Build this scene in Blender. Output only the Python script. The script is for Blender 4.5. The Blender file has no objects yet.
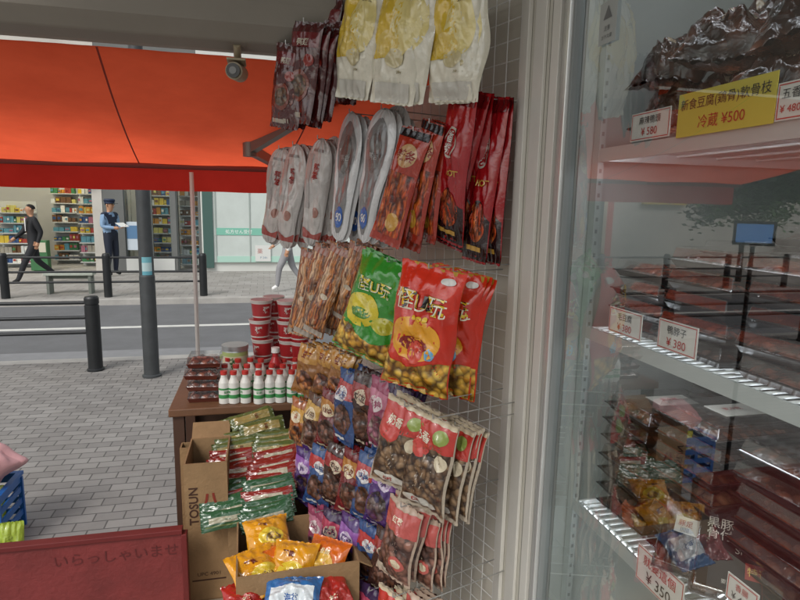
import bpy, math, random
from mathutils import Vector, Matrix, noise
random.seed(7)
COL = bpy.context.scene.collection
# ------------------------------------------------------------------ camera calibration
CAM = Vector((0, 0, 1.9)); FPX = 578.0
yaw, pitch, roll = math.radians(13.4), math.radians(9.3), math.radians(1.2)
F = Vector((math.sin(yaw)*math.cos(pitch), math.cos(yaw)*math.cos(pitch), -math.sin(pitch)))
R0 = Vector((math.cos(yaw), -math.sin(yaw), 0)); U0 = R0.cross(F)
RR = R0*math.cos(roll)+U0*math.sin(roll); UU = -R0*math.sin(roll)+U0*math.cos(roll)
def ray(u, v): return F + RR*((u-400)/FPX) + UU*((300-v)/FPX)
def at(u, v, d): return CAM + ray(u, v)*d
def onx(u, v, X): r = ray(u, v); return CAM + r*((X-CAM.x)/r.x)
def ony(u, v, Y): r = ray(u, v); return CAM + r*((Y-CAM.y)/r.y)
def onz(u, v, Z): r = ray(u, v); return CAM + r*((Z-CAM.z)/r.z)
cd = bpy.data.cameras.new("camera"); cam = bpy.data.objects.new("camera", cd); COL.objects.link(cam)
m = Matrix((RR, UU, -F)).transposed().to_4x4(); m.translation = CAM; cam.matrix_world = m
cd.sensor_width = 36; cd.lens = FPX/800*36; cd.clip_start = 0.02; cd.clip_end = 2000
bpy.context.scene.camera = cam
# ------------------------------------------------------------------ materials
def lin(h):
    if not isinstance(h, str): return tuple(h)+((1,) if len(h) == 3 else ())
    h = h.lstrip('#'); o = []
    for i in (0, 2, 4):
        c = int(h[i:i+2], 16)/255; o.append(c/12.92 if c <= .04045 else ((c+.055)/1.055)**2.4)
    return (*o, 1)
MC = {}
def newmat(name):
    mt = bpy.data.materials.new(name); mt.use_nodes = True
    nt = mt.node_tree; return mt, nt, nt.nodes['Principled BSDF']
def M(col, rough=.5, metal=0, bump=0, bs=60, var=0, vs=6, coat=0, emit=0, spec=.5, name=None, dirt=0):
    k = (col, rough, metal, bump, bs, var, vs, coat, emit, spec, dirt)
    if k in MC: return MC[k]
    mt, nt, p = newmat(name or "paint_"+str(col).strip('#')); N, L = nt.nodes, nt.links
    c = lin(col); p.inputs['Base Color'].default_value = c
    p.inputs['Roughness'].default_value = rough; p.inputs['Metallic'].default_value = metal
    p.inputs['Specular IOR Level'].default_value = spec; p.inputs['Coat Weight'].default_value = coat
    p.inputs['Coat Roughness'].default_value = .1
    tc = N.new('ShaderNodeTexCoord')
    if var or dirt:
        n = N.new('ShaderNodeTexNoise'); n.inputs['Scale'].default_value = vs; n.inputs['Detail'].default_value = 8
        n.inputs['Roughness'].default_value = .65
        L.new(tc.outputs['Object'], n.inputs['Vector'])
        r = N.new('ShaderNodeValToRGB'); v = max(var, dirt)
        r.color_ramp.elements[0].position = .3; r.color_ramp.elements[1].position = .7
        r.color_ramp.elements[0].color = (c[0]*(1-v), c[1]*(1-v), c[2]*(1-v*1.05), 1)
        r.color_ramp.elements[1].color = (min(1, c[0]*(1+var*.6)), min(1, c[1]*(1+var*.6)), min(1, c[2]*(1+var*.6)), 1)
        L.new(n.outputs['Fac'], r.inputs['Fac']); L.new(r.outputs['Color'], p.inputs['Base Color'])
    if bump:
        n = N.new('ShaderNodeTexNoise'); n.inputs['Scale'].default_value = bs; n.inputs['Detail'].default_value = 4
        n.inputs['Distortion'].default_value = .6
        L.new(tc.outputs['Object'], n.inputs['Vector'])
        b = N.new('ShaderNodeBump'); b.inputs['Strength'].default_value = bump; b.inputs['Distance'].default_value = .01
        L.new(n.outputs['Fac'], b.inputs['Height']); L.new(b.outputs['Normal'], p.inputs['Normal'])
    if emit:
        p.inputs['Emission Color'].default_value = c; p.inputs['Emission Strength'].default_value = emit
    MC[k] = mt; return mt
def film(col, rough=.17): return M(col, rough, bump=.8, bs=20, coat=.85, var=.14, vs=9)
def pieces(name, cols, scale, stretch=(1, 1, 1), rough=.35, coat=.6, bump=.6):
    if name in MC: return MC[name]
    mt, nt, p = newmat(name); N, L = nt.nodes, nt.links
    tc = N.new('ShaderNodeTexCoord'); mp = N.new('ShaderNodeMapping'); mp.inputs['Scale'].default_value = stretch
    nz = N.new('ShaderNodeTexNoise'); nz.inputs['Scale'].default_value = 25
    va = N.new('ShaderNodeVectorMath'); va.operation = 'MULTIPLY_ADD'; va.inputs[1].default_value = (.02, .02, .02)
    L.new(tc.outputs['Object'], nz.inputs['Vector']); L.new(nz.outputs['Color'], va.inputs[0]); L.new(tc.outputs['Object'], va.inputs[2])
    v = N.new('ShaderNodeTexVoronoi'); v.inputs['Scale'].default_value = scale
    L.new(va.outputs[0], mp.inputs['Vector']); L.new(mp.outputs['Vector'], v.inputs['Vector'])
    s = N.new('ShaderNodeSeparateColor'); L.new(v.outputs['Color'], s.inputs['Color'])
    r = N.new('ShaderNodeValToRGB'); cr = r.color_ramp
    while len(cr.elements) < len(cols): cr.elements.new(.5)
    for i, c in enumerate(cols):
        cr.elements[i].position = i/(len(cols)-1); cr.elements[i].color = lin(c)
    L.new(s.outputs[0], r.inputs['Fac'])
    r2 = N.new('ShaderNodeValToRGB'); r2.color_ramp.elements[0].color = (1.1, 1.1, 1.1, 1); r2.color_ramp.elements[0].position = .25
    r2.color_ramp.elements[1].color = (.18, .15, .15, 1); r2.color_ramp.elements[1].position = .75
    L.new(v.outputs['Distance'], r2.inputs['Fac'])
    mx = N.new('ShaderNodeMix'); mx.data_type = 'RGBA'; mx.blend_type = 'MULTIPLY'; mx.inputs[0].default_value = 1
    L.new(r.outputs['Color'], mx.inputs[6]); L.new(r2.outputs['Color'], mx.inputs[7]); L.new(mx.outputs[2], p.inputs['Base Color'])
    b = N.new('ShaderNodeBump'); b.invert = True; b.inputs['Strength'].default_value = bump; b.inputs['Distance'].default_value = .008
    L.new(v.outputs['Distance'], b.inputs['Height']); L.new(b.outputs['Normal'], p.inputs['Normal'])
    n2 = N.new('ShaderNodeTexNoise'); n2.inputs['Scale'].default_value = 28; n2.inputs['Distortion'].default_value = 1; L.new(tc.outputs['Object'], n2.inputs['Vector'])
    b2 = N.new('ShaderNodeBump'); b2.inputs['Strength'].default_value = .9; b2.inputs['Distance'].default_value = .012
    L.new(n2.outputs['Fac'], b2.inputs['Height']); L.new(b2.outputs['Normal'], p.inputs['Coat Normal'])
    p.inputs['Roughness'].default_value = rough; p.inputs['Coat Weight'].default_value = coat; p.inputs['Coat Roughness'].default_value = .1
    MC[name] = mt; return mt
def glass(name, tint=(.9, .95, .93), base=.1, power=4, rough=0.0):
    if name in MC: return MC[name]
    mt = bpy.data.materials.new(name); mt.use_nodes = True; nt = mt.node_tree; N, L = nt.nodes, nt.links
    N.remove(N['Principled BSDF']); out = N['Material Output']
    lw = N.new('ShaderNodeLayerWeight'); lw.inputs['Blend'].default_value = .5
    pw = N.new('ShaderNodeMath'); pw.operation = 'POWER'; pw.inputs[1].default_value = power
    L.new(lw.outputs['Facing'], pw.inputs[0])
    ma = N.new('ShaderNodeMath'); ma.operation = 'MULTIPLY_ADD'; ma.inputs[1].default_value = 1-base; ma.inputs[2].default_value = base
    L.new(pw.outputs[0], ma.inputs[0])
    t = N.new('ShaderNodeBsdfTransparent'); t.inputs['Color'].default_value = (*tint, 1)
    g = N.new('ShaderNodeBsdfGlossy'); g.inputs['Roughness'].default_value = rough
    mx = N.new('ShaderNodeMixShader'); L.new(ma.outputs[0], mx.inputs['Fac']); L.new(t.outputs[0], mx.inputs[1]); L.new(g.outputs[0], mx.inputs[2])
    L.new(mx.outputs[0], out.inputs['Surface']); MC[name] = mt; return mt
GREY_METAL = M('#8d8f8e', .35, .8, name='grey_metal', dirt=.2)
CARD = M('#8f7250', .85, var=.22, vs=9, bump=.2, bs=90, name='cardboard')
CARD_IN = M('#7d6142', .9, var=.14, vs=7, name='cardboard_inside')
LID = glass('clear_plastic', (.95, .95, .95), .14, 3, .08)
# ------------------------------------------------------------------ mesh builder
TXT = {}
def text2d(s, bold=.0):
    k = (s, bold)
    if k in TXT: return TXT[k]
    cu = bpy.data.curves.new("t", 'FONT'); cu.body = s; cu.align_x = 'CENTER'; cu.resolution_u = 3; cu.offset = bold; cu.space_line = .95
    ob = bpy.data.objects.new("t", cu); COL.objects.link(ob)
    me = bpy.data.meshes.new_from_object(ob.evaluated_get(bpy.context.evaluated_depsgraph_get()))
    vs = [(v.co.x, v.co.y) for v in me.vertices]; fs = [tuple(p.vertices) for p in me.polygons]
    bpy.data.objects.remove(ob); bpy.data.curves.remove(cu); bpy.data.meshes.remove(me)
    if vs:
        x0 = min(v[0] for v in vs); x1 = max(v[0] for v in vs); y0 = min(v[1] for v in vs); y1 = max(v[1] for v in vs)
        h = max(y1-y0, .01); vs = [((x-(x0+x1)/2)/h, (y-(y0+y1)/2)/h) for x, y in vs]
    TXT[k] = (vs, fs); return TXT[k]
class MB:
    def __init__(s): s.v = []; s.f = []; s.m = []; s.mats = []; s.sm = []
    def slot(s, mt):
        if mt not in s.mats: s.mats.append(mt)
        return s.mats.index(mt)
    def add(s, vs, fs, mt, smooth=False):
        b = len(s.v); s.v += [tuple(v) for v in vs]; k = s.slot(mt)
        for f in fs: s.f.append(tuple(b+i for i in f)); s.m.append(k); s.sm.append(smooth)
    def box(s, c, d, mt, R=None, taper=1):
        vs = []
        for z in (-1, 1):
            t = taper if z > 0 else 1
            for x, y in ((-1, -1), (1, -1), (1, 1), (-1, 1)):
                p = Vector((x*d[0]/2*t, y*d[1]/2*t, z*d[2]/2))
                if R: p = R @ p
                vs.append(p+Vector(c))
        s.add(vs, [(3, 2, 1, 0), (4, 5, 6, 7), (0, 1, 5, 4), (1, 2, 6, 5), (2, 3, 7, 6), (3, 0, 4, 7)], mt)
    def b2(s, a, b, mt):
        a = Vector(a); b = Vector(b); s.box((a+b)/2, [abs(b[i]-a[i]) for i in range(3)], mt)
    def cyl(s, p0, p1, r0, mt, r1=None, n=12, caps=True):
        p0 = Vector(p0); p1 = Vector(p1); r1 = r0 if r1 is None else r1
        q = (p1-p0).to_track_quat('Z', 'Y').to_matrix(); vs = []
        for p, r in ((p0, r0), (p1, r1)):
            for i in range(n):
                a = 2*math.pi*i/n; vs.append(p+q @ Vector((r*math.cos(a), r*math.sin(a), 0)))
        fs = [(i, (i+1) % n, n+(i+1) % n, n+i) for i in range(n)]
        s.add(vs, fs, mt, True)
        if caps: s.add(vs, [tuple(range(n))[::-1], tuple(range(n, 2*n))], mt)
    def tube(s, pts, r, mt, n=8):
        for a, b in zip(pts[:-1], pts[1:]): s.cyl(a, b, r, mt, n=n)
    def lathe(s, prof, mt, c=(0, 0, 0), n=24, a0=0, a1=2*math.pi):
        c = Vector(c); full = a1-a0 > 6.28; w = n if full else n+1
        for i in range(len(prof)-1):
            (r0, z0), (r1, z1) = prof[i][:2], prof[i+1][:2]
            mm = prof[i+1][2] if len(prof[i+1]) > 2 else mt
            vs = []
            for r, z in ((r0, z0), (r1, z1)):
                for k in range(w): a = a0+(a1-a0)*k/n; vs.append(c+Vector((r*math.cos(a), r*math.sin(a), z)))
            s.add(vs, [(k, (k+1) % w, w+(k+1) % w, w+k) for k in range(n)], mm, True)
    def ell(s, c, r, mt, n=12):
        c = Vector(c); vs = []; fs = []; mrow = n//2
        for i in range(mrow+1):
            th = math.pi*i/mrow
            for k in range(n):
                a = 2*math.pi*k/n; vs.append(c+Vector((r[0]*math.sin(th)*math.cos(a), r[1]*math.sin(th)*math.sin(a), r[2]*math.cos(th))))
        for i in range(mrow):
            for k in range(n): fs.append((i*n+k, (i+1)*n+k, (i+1)*n+(k+1) % n, i*n+(k+1) % n))
        s.add(vs, fs, mt, True)
    def text(s, string, fn, size, mt, bold=0.0):
        vs, fs = text2d(string, bold); s.add([fn(x*size, y*size) for x, y in vs], fs, mt)
    def sheet(s, fn, nu, nv, mt, smooth=True):
        vs = [fn(i/nu, j/nv) for j in range(nv+1) for i in range(nu+1)]; w = nu+1
        s.add(vs, [(j*w+i, j*w+i+1, (j+1)*w+i+1, (j+1)*w+i) for j in range(nv) for i in range(nu)], mt, smooth)
    def build(s, name, label=None, cat=None, group=None, kind=None, parent=None, loc=None, rot=None, bevel=0):
        me = bpy.data.meshes.new(name); me.from_pydata(s.v, [], s.f)
        for mt in s.mats: me.materials.append(mt)
        me.polygons.foreach_set('material_index', s.m); me.polygons.foreach_set('use_smooth', s.sm)
        me.update()
        ob = bpy.data.objects.new(name, me); COL.objects.link(ob)
        if parent: ob.parent = parent
        if loc is not None: ob.location = loc
        if rot is not None: ob.rotation_euler = rot
        tag(ob, label, cat, group, kind)
        if bevel:
            bv = ob.modifiers.new('b', 'BEVEL'); bv.width = bevel; bv.segments = 2; bv.limit_method = 'ANGLE'
        return ob
def tag(ob, label=None, cat=None, group=None, kind=None):
    if label: ob['label'] = label
    if cat: ob['category'] = cat
    if group: ob['group'] = group
    if kind: ob['kind'] = kind
def empty(name, loc, **k):
    e = bpy.data.objects.new(name, None); e.location = loc; e.empty_display_size = .05; COL.objects.link(e); tag(e, **k); return e
def dup(ob, mw=None, loc=None, rot=None, label=None):
    n = ob.copy(); COL.objects.link(n); n.parent = None
    if mw is not None: n.matrix_world = mw
    if loc is not None: n.location = loc
    if rot is not None: n.rotation_euler = rot
    if label: n['label'] = label
    for c in list(ob.children):
        k = c.copy(); COL.objects.link(k); k.parent = n; k.matrix_parent_inverse = c.matrix_parent_inverse.copy()
    return n
V = Vector
# ------------------------------------------------------------------ ground and street
def yground(v, u=150): return onz(u, v, 0).y
Y_KERB = yground(356); Y_FAR = yground(299); Y_BLD = 16.6; Y_LINE = yground(320)
def ground_mat(name, c1, c2, mort, bw, rh, ms, off=.5):
    mt, nt, p = newmat(name); N, L = nt.nodes, nt.links
    tc = N.new('ShaderNodeTexCoord'); br = N.new('ShaderNodeTexBrick')
    br.inputs['Color1'].default_value = lin(c1); br.inputs['Color2'].default_value = lin(c2); br.inputs['Mortar'].default_value = lin(mort)
    br.inputs['Scale'].default_value = 1; br.inputs['Brick Width'].default_value = bw; br.inputs['Row Height'].default_value = rh
    br.inputs['Mortar Size'].default_value = ms; br.inputs['Mortar Smooth'].default_value = .3; br.offset = off
    L.new(tc.outputs['Object'], br.inputs['Vector'])
    n = N.new('ShaderNodeTexNoise'); n.inputs['Scale'].default_value = 1.1; n.inputs['Detail'].default_value = 12; n.inputs['Roughness'].default_value = .78
    L.new(tc.outputs['Object'], n.inputs['Vector'])
    r = N.new('ShaderNodeValToRGB'); r.color_ramp.elements[0].position = .32; r.color_ramp.elements[0].color = (.7, .68, .66, 1); r.color_ramp.elements[1].position = .62
    L.new(n.outputs['Fac'], r.inputs['Fac'])
    mx = N.new('ShaderNodeMix'); mx.data_type = 'RGBA'; mx.blend_type = 'MULTIPLY'; mx.inputs[0].default_value = .75
    L.new(br.outputs['Color'], mx.inputs[6]); L.new(r.outputs['Color'], mx.inputs[7])
    n3 = N.new('ShaderNodeTexVoronoi'); n3.inputs['Scale'].default_value = 3.3; L.new(tc.outputs['Object'], n3.inputs['Vector'])
    r3 = N.new('ShaderNodeValToRGB'); r3.color_ramp.elements[0].position = .05; r3.color_ramp.elements[0].color = (.55, .55, .55, 1); r3.color_ramp.elements[1].position = .1
    L.new(n3.outputs['Distance'], r3.inputs['Fac'])
    m3 = N.new('ShaderNodeMix'); m3.data_type = 'RGBA'; m3.blend_type = 'MULTIPLY'; m3.inputs[0].default_value = .5
    L.new(mx.outputs[2], m3.inputs[6]); L.new(r3.outputs['Color'], m3.inputs[7]); L.new(m3.outputs[2], p.inputs['Base Color'])
    p.inputs['Roughness'].default_value = .7
    b = N.new('ShaderNodeBump'); b.invert = True; b.inputs['Strength'].default_value = .5; b.inputs['Distance'].default_value = .006
    L.new(br.outputs['Fac'], b.inputs['Height']); L.new(b.outputs['Normal'], p.inputs['Normal'])
    return mt
PAVE = ground_mat('paving_blocks', '#827f7c', '#96938f', '#5a5755', .17, .095, .005)
PAVE2 = ground_mat('paving_far', '#97948f', '#a6a39f', '#7b7977', .3, .3, .006)
ASPH = M('#6b6c6e', .85, var=.14, vs=2.5, bump=.3, bs=180, name='asphalt')
KERB = M('#a9a6a1', .8, var=.18, vs=3, name='kerb_stone')
WHITE = M('#dadad5', .6, name='road_paint', dirt=.2, vs=5)
g = MB(); g.sheet(lambda a, b: V((-200+400*a, -200+400*b, -.16)), 4, 4, M('#4a4a48', .9, var=.1)); g.build('ground', kind='structure')
g = MB(); g.b2((-40, -12, -.15), (30, Y_KERB-.16, 0), PAVE); g.build('near_pavement', kind='structure')
g = MB(); g.b2((-40, Y_KERB-.155, -.15), (30, Y_KERB, .005), KERB); g.build('near_kerb', kind='structure', bevel=.01)
g = MB(); g.b2((-40, Y_KERB+.003, -.155), (30, Y_FAR-.003, -.11), ASPH); g.build('road', kind='structure')
g = MB(); g.b2((-40, Y_FAR, -.15), (30, Y_FAR+.155, .005), KERB); g.build('far_kerb', kind='structure', bevel=.01)
g = MB(); g.b2((-40, Y_FAR+.16, -.15), (30, 26, 0), PAVE2); g.build('far_pavement', kind='structure')
g = MB(); g.b2((-40, Y_LINE-.07, -.108), (30, Y_LINE+.07, -.106), WHITE); g.b2((-40, Y_KERB+.35, -.108), (30, Y_KERB+.8, -.106), M('#858688', .8, var=.1)); g.build('road_marking', kind='structure')
# ------------------------------------------------------------------ railings
BLK = M('#2c2e30', .45, metal=.3, dirt=.3, name='black_rail_paint')
PG = M('#4b4e50', .5, metal=.3, dirt=.3, name='pole_grey_paint')
def bollard(h, r):
    b = MB(); b.lathe([(0, 0), (r*1.2, 0), (r*1.2, .02), (r, .03), (r, h-.1), (r*.9, h-.095), (r*.9, h-.085), (r, h-.08), (r, h-.02), (r*.85, h), (0, h+.01)], BLK, n=24)
    return b
pb = onz(96, 370, 0); rz = [ony(60, v, pb.y).z for v in (303, 318, 333)]
fe = empty('pedestrian_guardrail', (pb.x, pb.y, 0), label='dark metal guardrail with three rails at the kerb', cat='guardrail')
b = bollard(.84, .075); b.build('post', parent=fe)
b.build('post', parent=fe, loc=(-2.4, 0, 0)); b.build('post', parent=fe, loc=(-4.8, 0, 0))
for z in rz:
    b = MB(); b.cyl((-4.8, 0, z), (0, 0, z), .02, BLK); b.build('rail', parent=fe)
pf = onz(108, 297, 0)
fe = empty('pedestrian_guardrail', (0, pf.y, 0), label='dark metal guardrail along the far pavement', cat='guardrail')
xs = [onz(u, 297, 0).x for u in (203, 108, 10)]; step = (xs[0]-xs[2])/2
for i in range(0, 7):
    b = MB(); b.lathe([(.0, 0), (.075, 0), (.075, .82), (.06, .86), (0, .87)], BLK, n=16); b.build('post', parent=fe, loc=(xs[0]-i*step, 0, 0))
for z in (.78, .5, .3):
    b = MB(); b.cyl((xs[0]-6*step, 0, z), (xs[0], 0, z), .022, BLK); b.build('rail', parent=fe)
pp = onz(152, 376, 0)
b = MB(); b.lathe([(0, 0), (.098, 0), (.098, .02), (.08, .03), (.079, 1.1), (.074, 1.12), (.07, 2.6), (.062, 5.2), (0, 5.21)], PG, n=28)
zc = ony(151, 265, pp.y).z
b.lathe([(.0755, zc-.1), (.0753, zc-.06, M('#5c9aa8', .5)), (.0752, zc+.03, M('#a9bfc0', .5)), (.075, zc+.09, M('#6aa3ad', .5))], M('#b9cfd0', .5), n=12, a0=math.radians(245), a1=math.radians(325))
b.build('street_pole', 'grey steel street pole with a small pale teal label', 'pole', loc=(pp.x, pp.y, 0))
pbn = onz(70, 294, 0)
e = empty('street_bench', (pbn.x, pbn.y+.1, 0), label='low pale bench on the far pavement', cat='bench')
b = MB(); b.box((0, 0, .40), (.9, .3, .05), M('#b9c0b4', .6, dirt=.2)); b.box((0, 0, .33), (.84, .05, .06), M('#6c7269', .6)); b.build('seat', parent=e, bevel=.008)
for sx in (-.38, .38):
    b = MB(); b.box((sx, 0, .185), (.05, .26, .37), M('#7d837b', .6, dirt=.2)); b.build('leg', parent=e)
# ------------------------------------------------------------------ far buildings
WG = glass('shop_window_glass', (.85, .9, .9), .08, 4)
UPW = glass('upper_window_glass', (.25, .3, .33), .25, 3)
def building(x0, x1, h, wall, name, label, door_gaps, floor_h=3.1):
    e = empty(name, ((x0+x1)/2, Y_BLD, 0), label=label, cat='building'); cx = (x0+x1)/2; w = x1-x0
    b = MB()
    b.b2((-w/2, 0, 2.9), (w/2, 8, h), wall)
    last = -w/2
    for (a, c) in sorted(door_gaps)+[(x1, x1)]:
        a -= cx; c -= cx
        if a-last > .02: b.b2((last, 0, 0), (a, .5, 2.9), wall)
        last = c
    b.b2((-w/2, 3.4, 0), (w/2, 3.6, 2.9), M('#b9b9b2', .8)); b.b2((-w/2, .5, -.05), (w/2, 3.4, .02), M('#9d9a92', .4, dirt=.1))
    b.b2((-w/2-.02, -.1, h), (w/2+.02, .2, h+.35), wall)
    b.build('wall', parent=e)
    wm = MB(); wm.b2((-.75, -.03, -.7), (.75, .0, .7), M('#3a3c3e', .4, .5)); wm.b2((-.68, -.045, -.63), (-.03, -.031, .63), UPW); wm.b2((.03, -.045, -.63), (.68, -.031, .63), UPW)
    z = 4.5
    while z < h-1:
        n = int(w/2.3)
        for i in range(n):
            x = -w/2+(i+.5)*w/n; wm.build('window', parent=e, loc=(x, -.002, z))
        z += floor_h
    return e
xA = ony(106, 260, Y_BLD).x; xB = ony(202, 260, Y_BLD).x
e1 = building(-19, xA-.01, 9, M('#c4c0b8', .8, var=.15, vs=1), 'shop_building', 'pale stone-faced building with an open drugstore front', [(-9.6, xA-.25)])
e2 = building(xA, xB, 13, M('#6a6c6a', .7, var=.15, vs=1), 'shop_building', 'narrow grey building with a glazed convenience store front', [(xA+.5, xB-.75), (xB-.62, xB-.06)])
e3 = building(xB+.01, 9, 10, M('#c9cbc6', .6, var=.06, vs=1), 'shop_building', 'pale building with white and mint green pharmacy front', [])
e4 = building(-40, -19.02, 10, M('#cfccc4', .8, var=.1, vs=1), 'shop_building', 'beige building further along the street', [(-30, -24)])
def local(e, x, y, z): return V((x-e.location.x, y-e.location.y, z))
b = MB(); MINT = M('#79b8a4', .5); WP = M('#c6cfcb', .35, dirt=.12, vs=2)
xm0 = ony(216, 250, Y_BLD).x
b.b2(local(e3, xB+.05, Y_BLD-.06, .25), local(e3, 4, Y_BLD-.003, 2.9), WP)
b.b2(local(e3, xm0, Y_BLD-.075, ony(240, 235, Y_BLD).z), local(e3, 4, Y_BLD-.061, ony(240, 228, Y_BLD).z), MINT)
b.b2(local(e3, xm0, Y_BLD-.075, ony(240, 262, Y_BLD).z), local(e3, 4, Y_BLD-.061, ony(240, 256, Y_BLD).z), M('#a9cdbf', .5))
b.b2(local(e3, xB+.06, Y_BLD-.09, .1), local(e3, xm0-.05, Y_BLD-.062, 2.7), M('#44605a', .3))
for k in range(4): b.b2(local(e3, xm0+.9*k, Y_BLD-.08, .26), local(e3, xm0+.9*k+.03, Y_BLD-.0765, 2.8), M('#9aa5a0', .4))
b.text('処方せん受付', lambda x, y: local(e3, xm0+.62+x, Y_BLD-.078, ony(240, 231.5, Y_BLD).z+y), .11, M('#eef3ef', .5))
b.build('shop_front', parent=e3)
b = MB(); q = ony(263, 253, Y_BLD); b.box(local(e3, q.x, Y_BLD-.1, q.z), (.42, .02, .45), M('#d2d4d0', .5)); b.text('薬', lambda x, y: local(e3, q.x-.08+x, Y_BLD-.112, q.z+.06+y), .14, M('#b0706a', .5)); b.text('P 24h', lambda x, y: local(e3, q.x+.02+x, Y_BLD-.112, q.z-.12+y), .06, M('#7a95aa', .5))
b.build('sign_panel', parent=e3)
b = MB()
for a, c in ((xA+.5, xB-.75), (xB-.62, xB-.06)):
    b.sheet(lambda s, t: local(e2, a+(c-a)*s, Y_BLD+.1, 2.9*t), 1, 1, WG)
b.build('window', parent=e2)
b = MB()
for a in (xA+.5, xA+1.15, xB-.75, xB-.62): b.b2(local(e2, a-.03, Y_BLD+.05, 0), local(e2, a+.03, Y_BLD+.15, 2.9), M('#7c8280', .3, .6))
b.b2(local(e2, xA+.5, Y_BLD-.05, 2.25), local(e2, xB, Y_BLD-.003, 2.6), M('#2d8a5d', .4)); b.b2(local(e2, xA+.5, Y_BLD-.02, .02), local(e2, xB-.7, Y_BLD+.08, .35), M('#c8cac6', .4))
b.build('window_frame', parent=e2)
q = ony(135, 236, Y_BLD+.05)
b = MB(); b.box(local(e2, q.x, Y_BLD+.07, q.z), (.5, .01, .75), M('#c9d5de', .5)); b.box(local(e2, q.x, Y_BLD+.063, q.z+.1), (.42, .004, .35), M('#5d83a8', .5)); b.build('poster', parent=e2)
GC = ['#a23b2c', '#d0b43a', '#cfd2cf', '#3a7a4b', '#2f5080', '#c88a2c', '#a66678', '#6b4a2c', '#e1dfd6', '#5890a0', '#c9c06a', '#9a9588']
def goods(x0, x1, y, ztop, seed, parent):
    rnd = random.Random(seed); ms = [M(c, .4) for c in GC]
    b = MB(); f = M('#b9bcba', .5)
    b.b2((x0-parent.location.x, y+.3-parent.location.y, 0), (x1-parent.location.x, y+.35-parent.location.y, ztop+.2), f)
    z = .15
    while z < ztop:
        b.b2((x0-parent.location.x, y-parent.location.y, z-.03), (x1-parent.location.x, y+.3-parent.location.y, z), f)
        x = x0+.03
        while x < x1-.1:
            c = rnd.choice(ms); n = rnd.randint(1, 3); w = rnd.uniform(.05, .15); h = rnd.uniform(.1, .2)
            for k in range(n):
                if x+w > x1: break
                b.box(local(parent, x+w/2, y+.1+rnd.uniform(0, .04), z+h/2+.001), (w*.9, .15, h), c)
                if rnd.random() < .6: b.box(local(parent, x+w/2, y+.018, z+h*.55), (w*.6, .004, h*.35), rnd.choice(ms))
                x += w
        z += .27
    b.build('stocked_shelf', parent=parent)
goods(-9.4, -7.2, Y_BLD+1.3, 2.2, 1, e1); goods(-6.9, -6.0, Y_BLD+.9, 1.6, 2, e1); goods(-5.9, -5.2, Y_BLD+1.9, 2.2, 6, e1); goods(-5.0, xA-.3, Y_BLD+1.2, 2.2, 3, e1)
goods(xA+.55, xB-.8, Y_BLD+1.4, 2.1, 4, e2); goods(xB-.62, xB-.05, Y_BLD+.5, 2.1, 5, e2)
LAMP = M('#fff8ea', .5, emit=10, name='shop_ceiling_lamp')
for e, x0, x1 in ((e1, -9, xA-.5), (e2, xA+.6, xB-.3)):
    for yy in (.3, .95, 2.0):
        b = MB(); b.b2(local(e, x0, Y_BLD+yy, 2.84), local(e, x1, Y_BLD+yy+.12, 2.88), LAMP); b.build('ceiling_lamp', parent=e)
b = MB(); b.b2(local(e1, -9.6, Y_BLD-.2, 2.35), local(e1, xA-.25, Y_BLD-.003, 2.85), M('#d8c840', .5)); b.b2(local(e1, -9.6, Y_BLD-.05, 0), local(e1, -9.4, Y_BLD-.003, 2.3), M('#c9432f', .5)); b.build('fascia_sign', parent=e1)
b = MB(); b.b2(local(e1, -5.9, Y_BLD+.2, .02), local(e1, -5.5, Y_BLD+.45, .8), M('#3c7046', .5)); b.b2(local(e1, -5.88, Y_BLD+.19, .5), local(e1, -5.52, Y_BLD+.199, .75), M('#c9c6b0', .5)); b.build('display_rack', parent=e1)
b = MB(); b.b2(local(e1, -8.6, Y_BLD+.2, .02), local(e1, -7.8, Y_BLD+.6, .9), M('#c6c1af', .5)); b.b2(local(e1, -8.55, Y_BLD+.19, .3), local(e1, -7.85, Y_BLD+.199, .8), M('#a23b2c', .5)); b.build('display_rack', parent=e1)
for (x, z, w, h, c, t, tc) in ((-11.4, 2.6, 1.6, 1.0, '#d8b92e', '薬', '#b52c22'), (-14.2, 3.0, 2.2, .9, '#c6372b', 'ドラッグ', '#f2efe4'), (-17.3, 3.3, 1.6, 1.6, '#2f5ea5', '銀行', '#ffffff')):
    b = MB(); b.box((0, 0, 0), (w, .12, h), M(c, .4)); b.text(t, lambda p, q: V((p, -.063, q)), h*.55, M(tc, .5)); b.build('shop_sign', 'rectangular coloured shop sign on the far building wall', 'sign', loc=(x, Y_BLD-.08, z))
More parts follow.
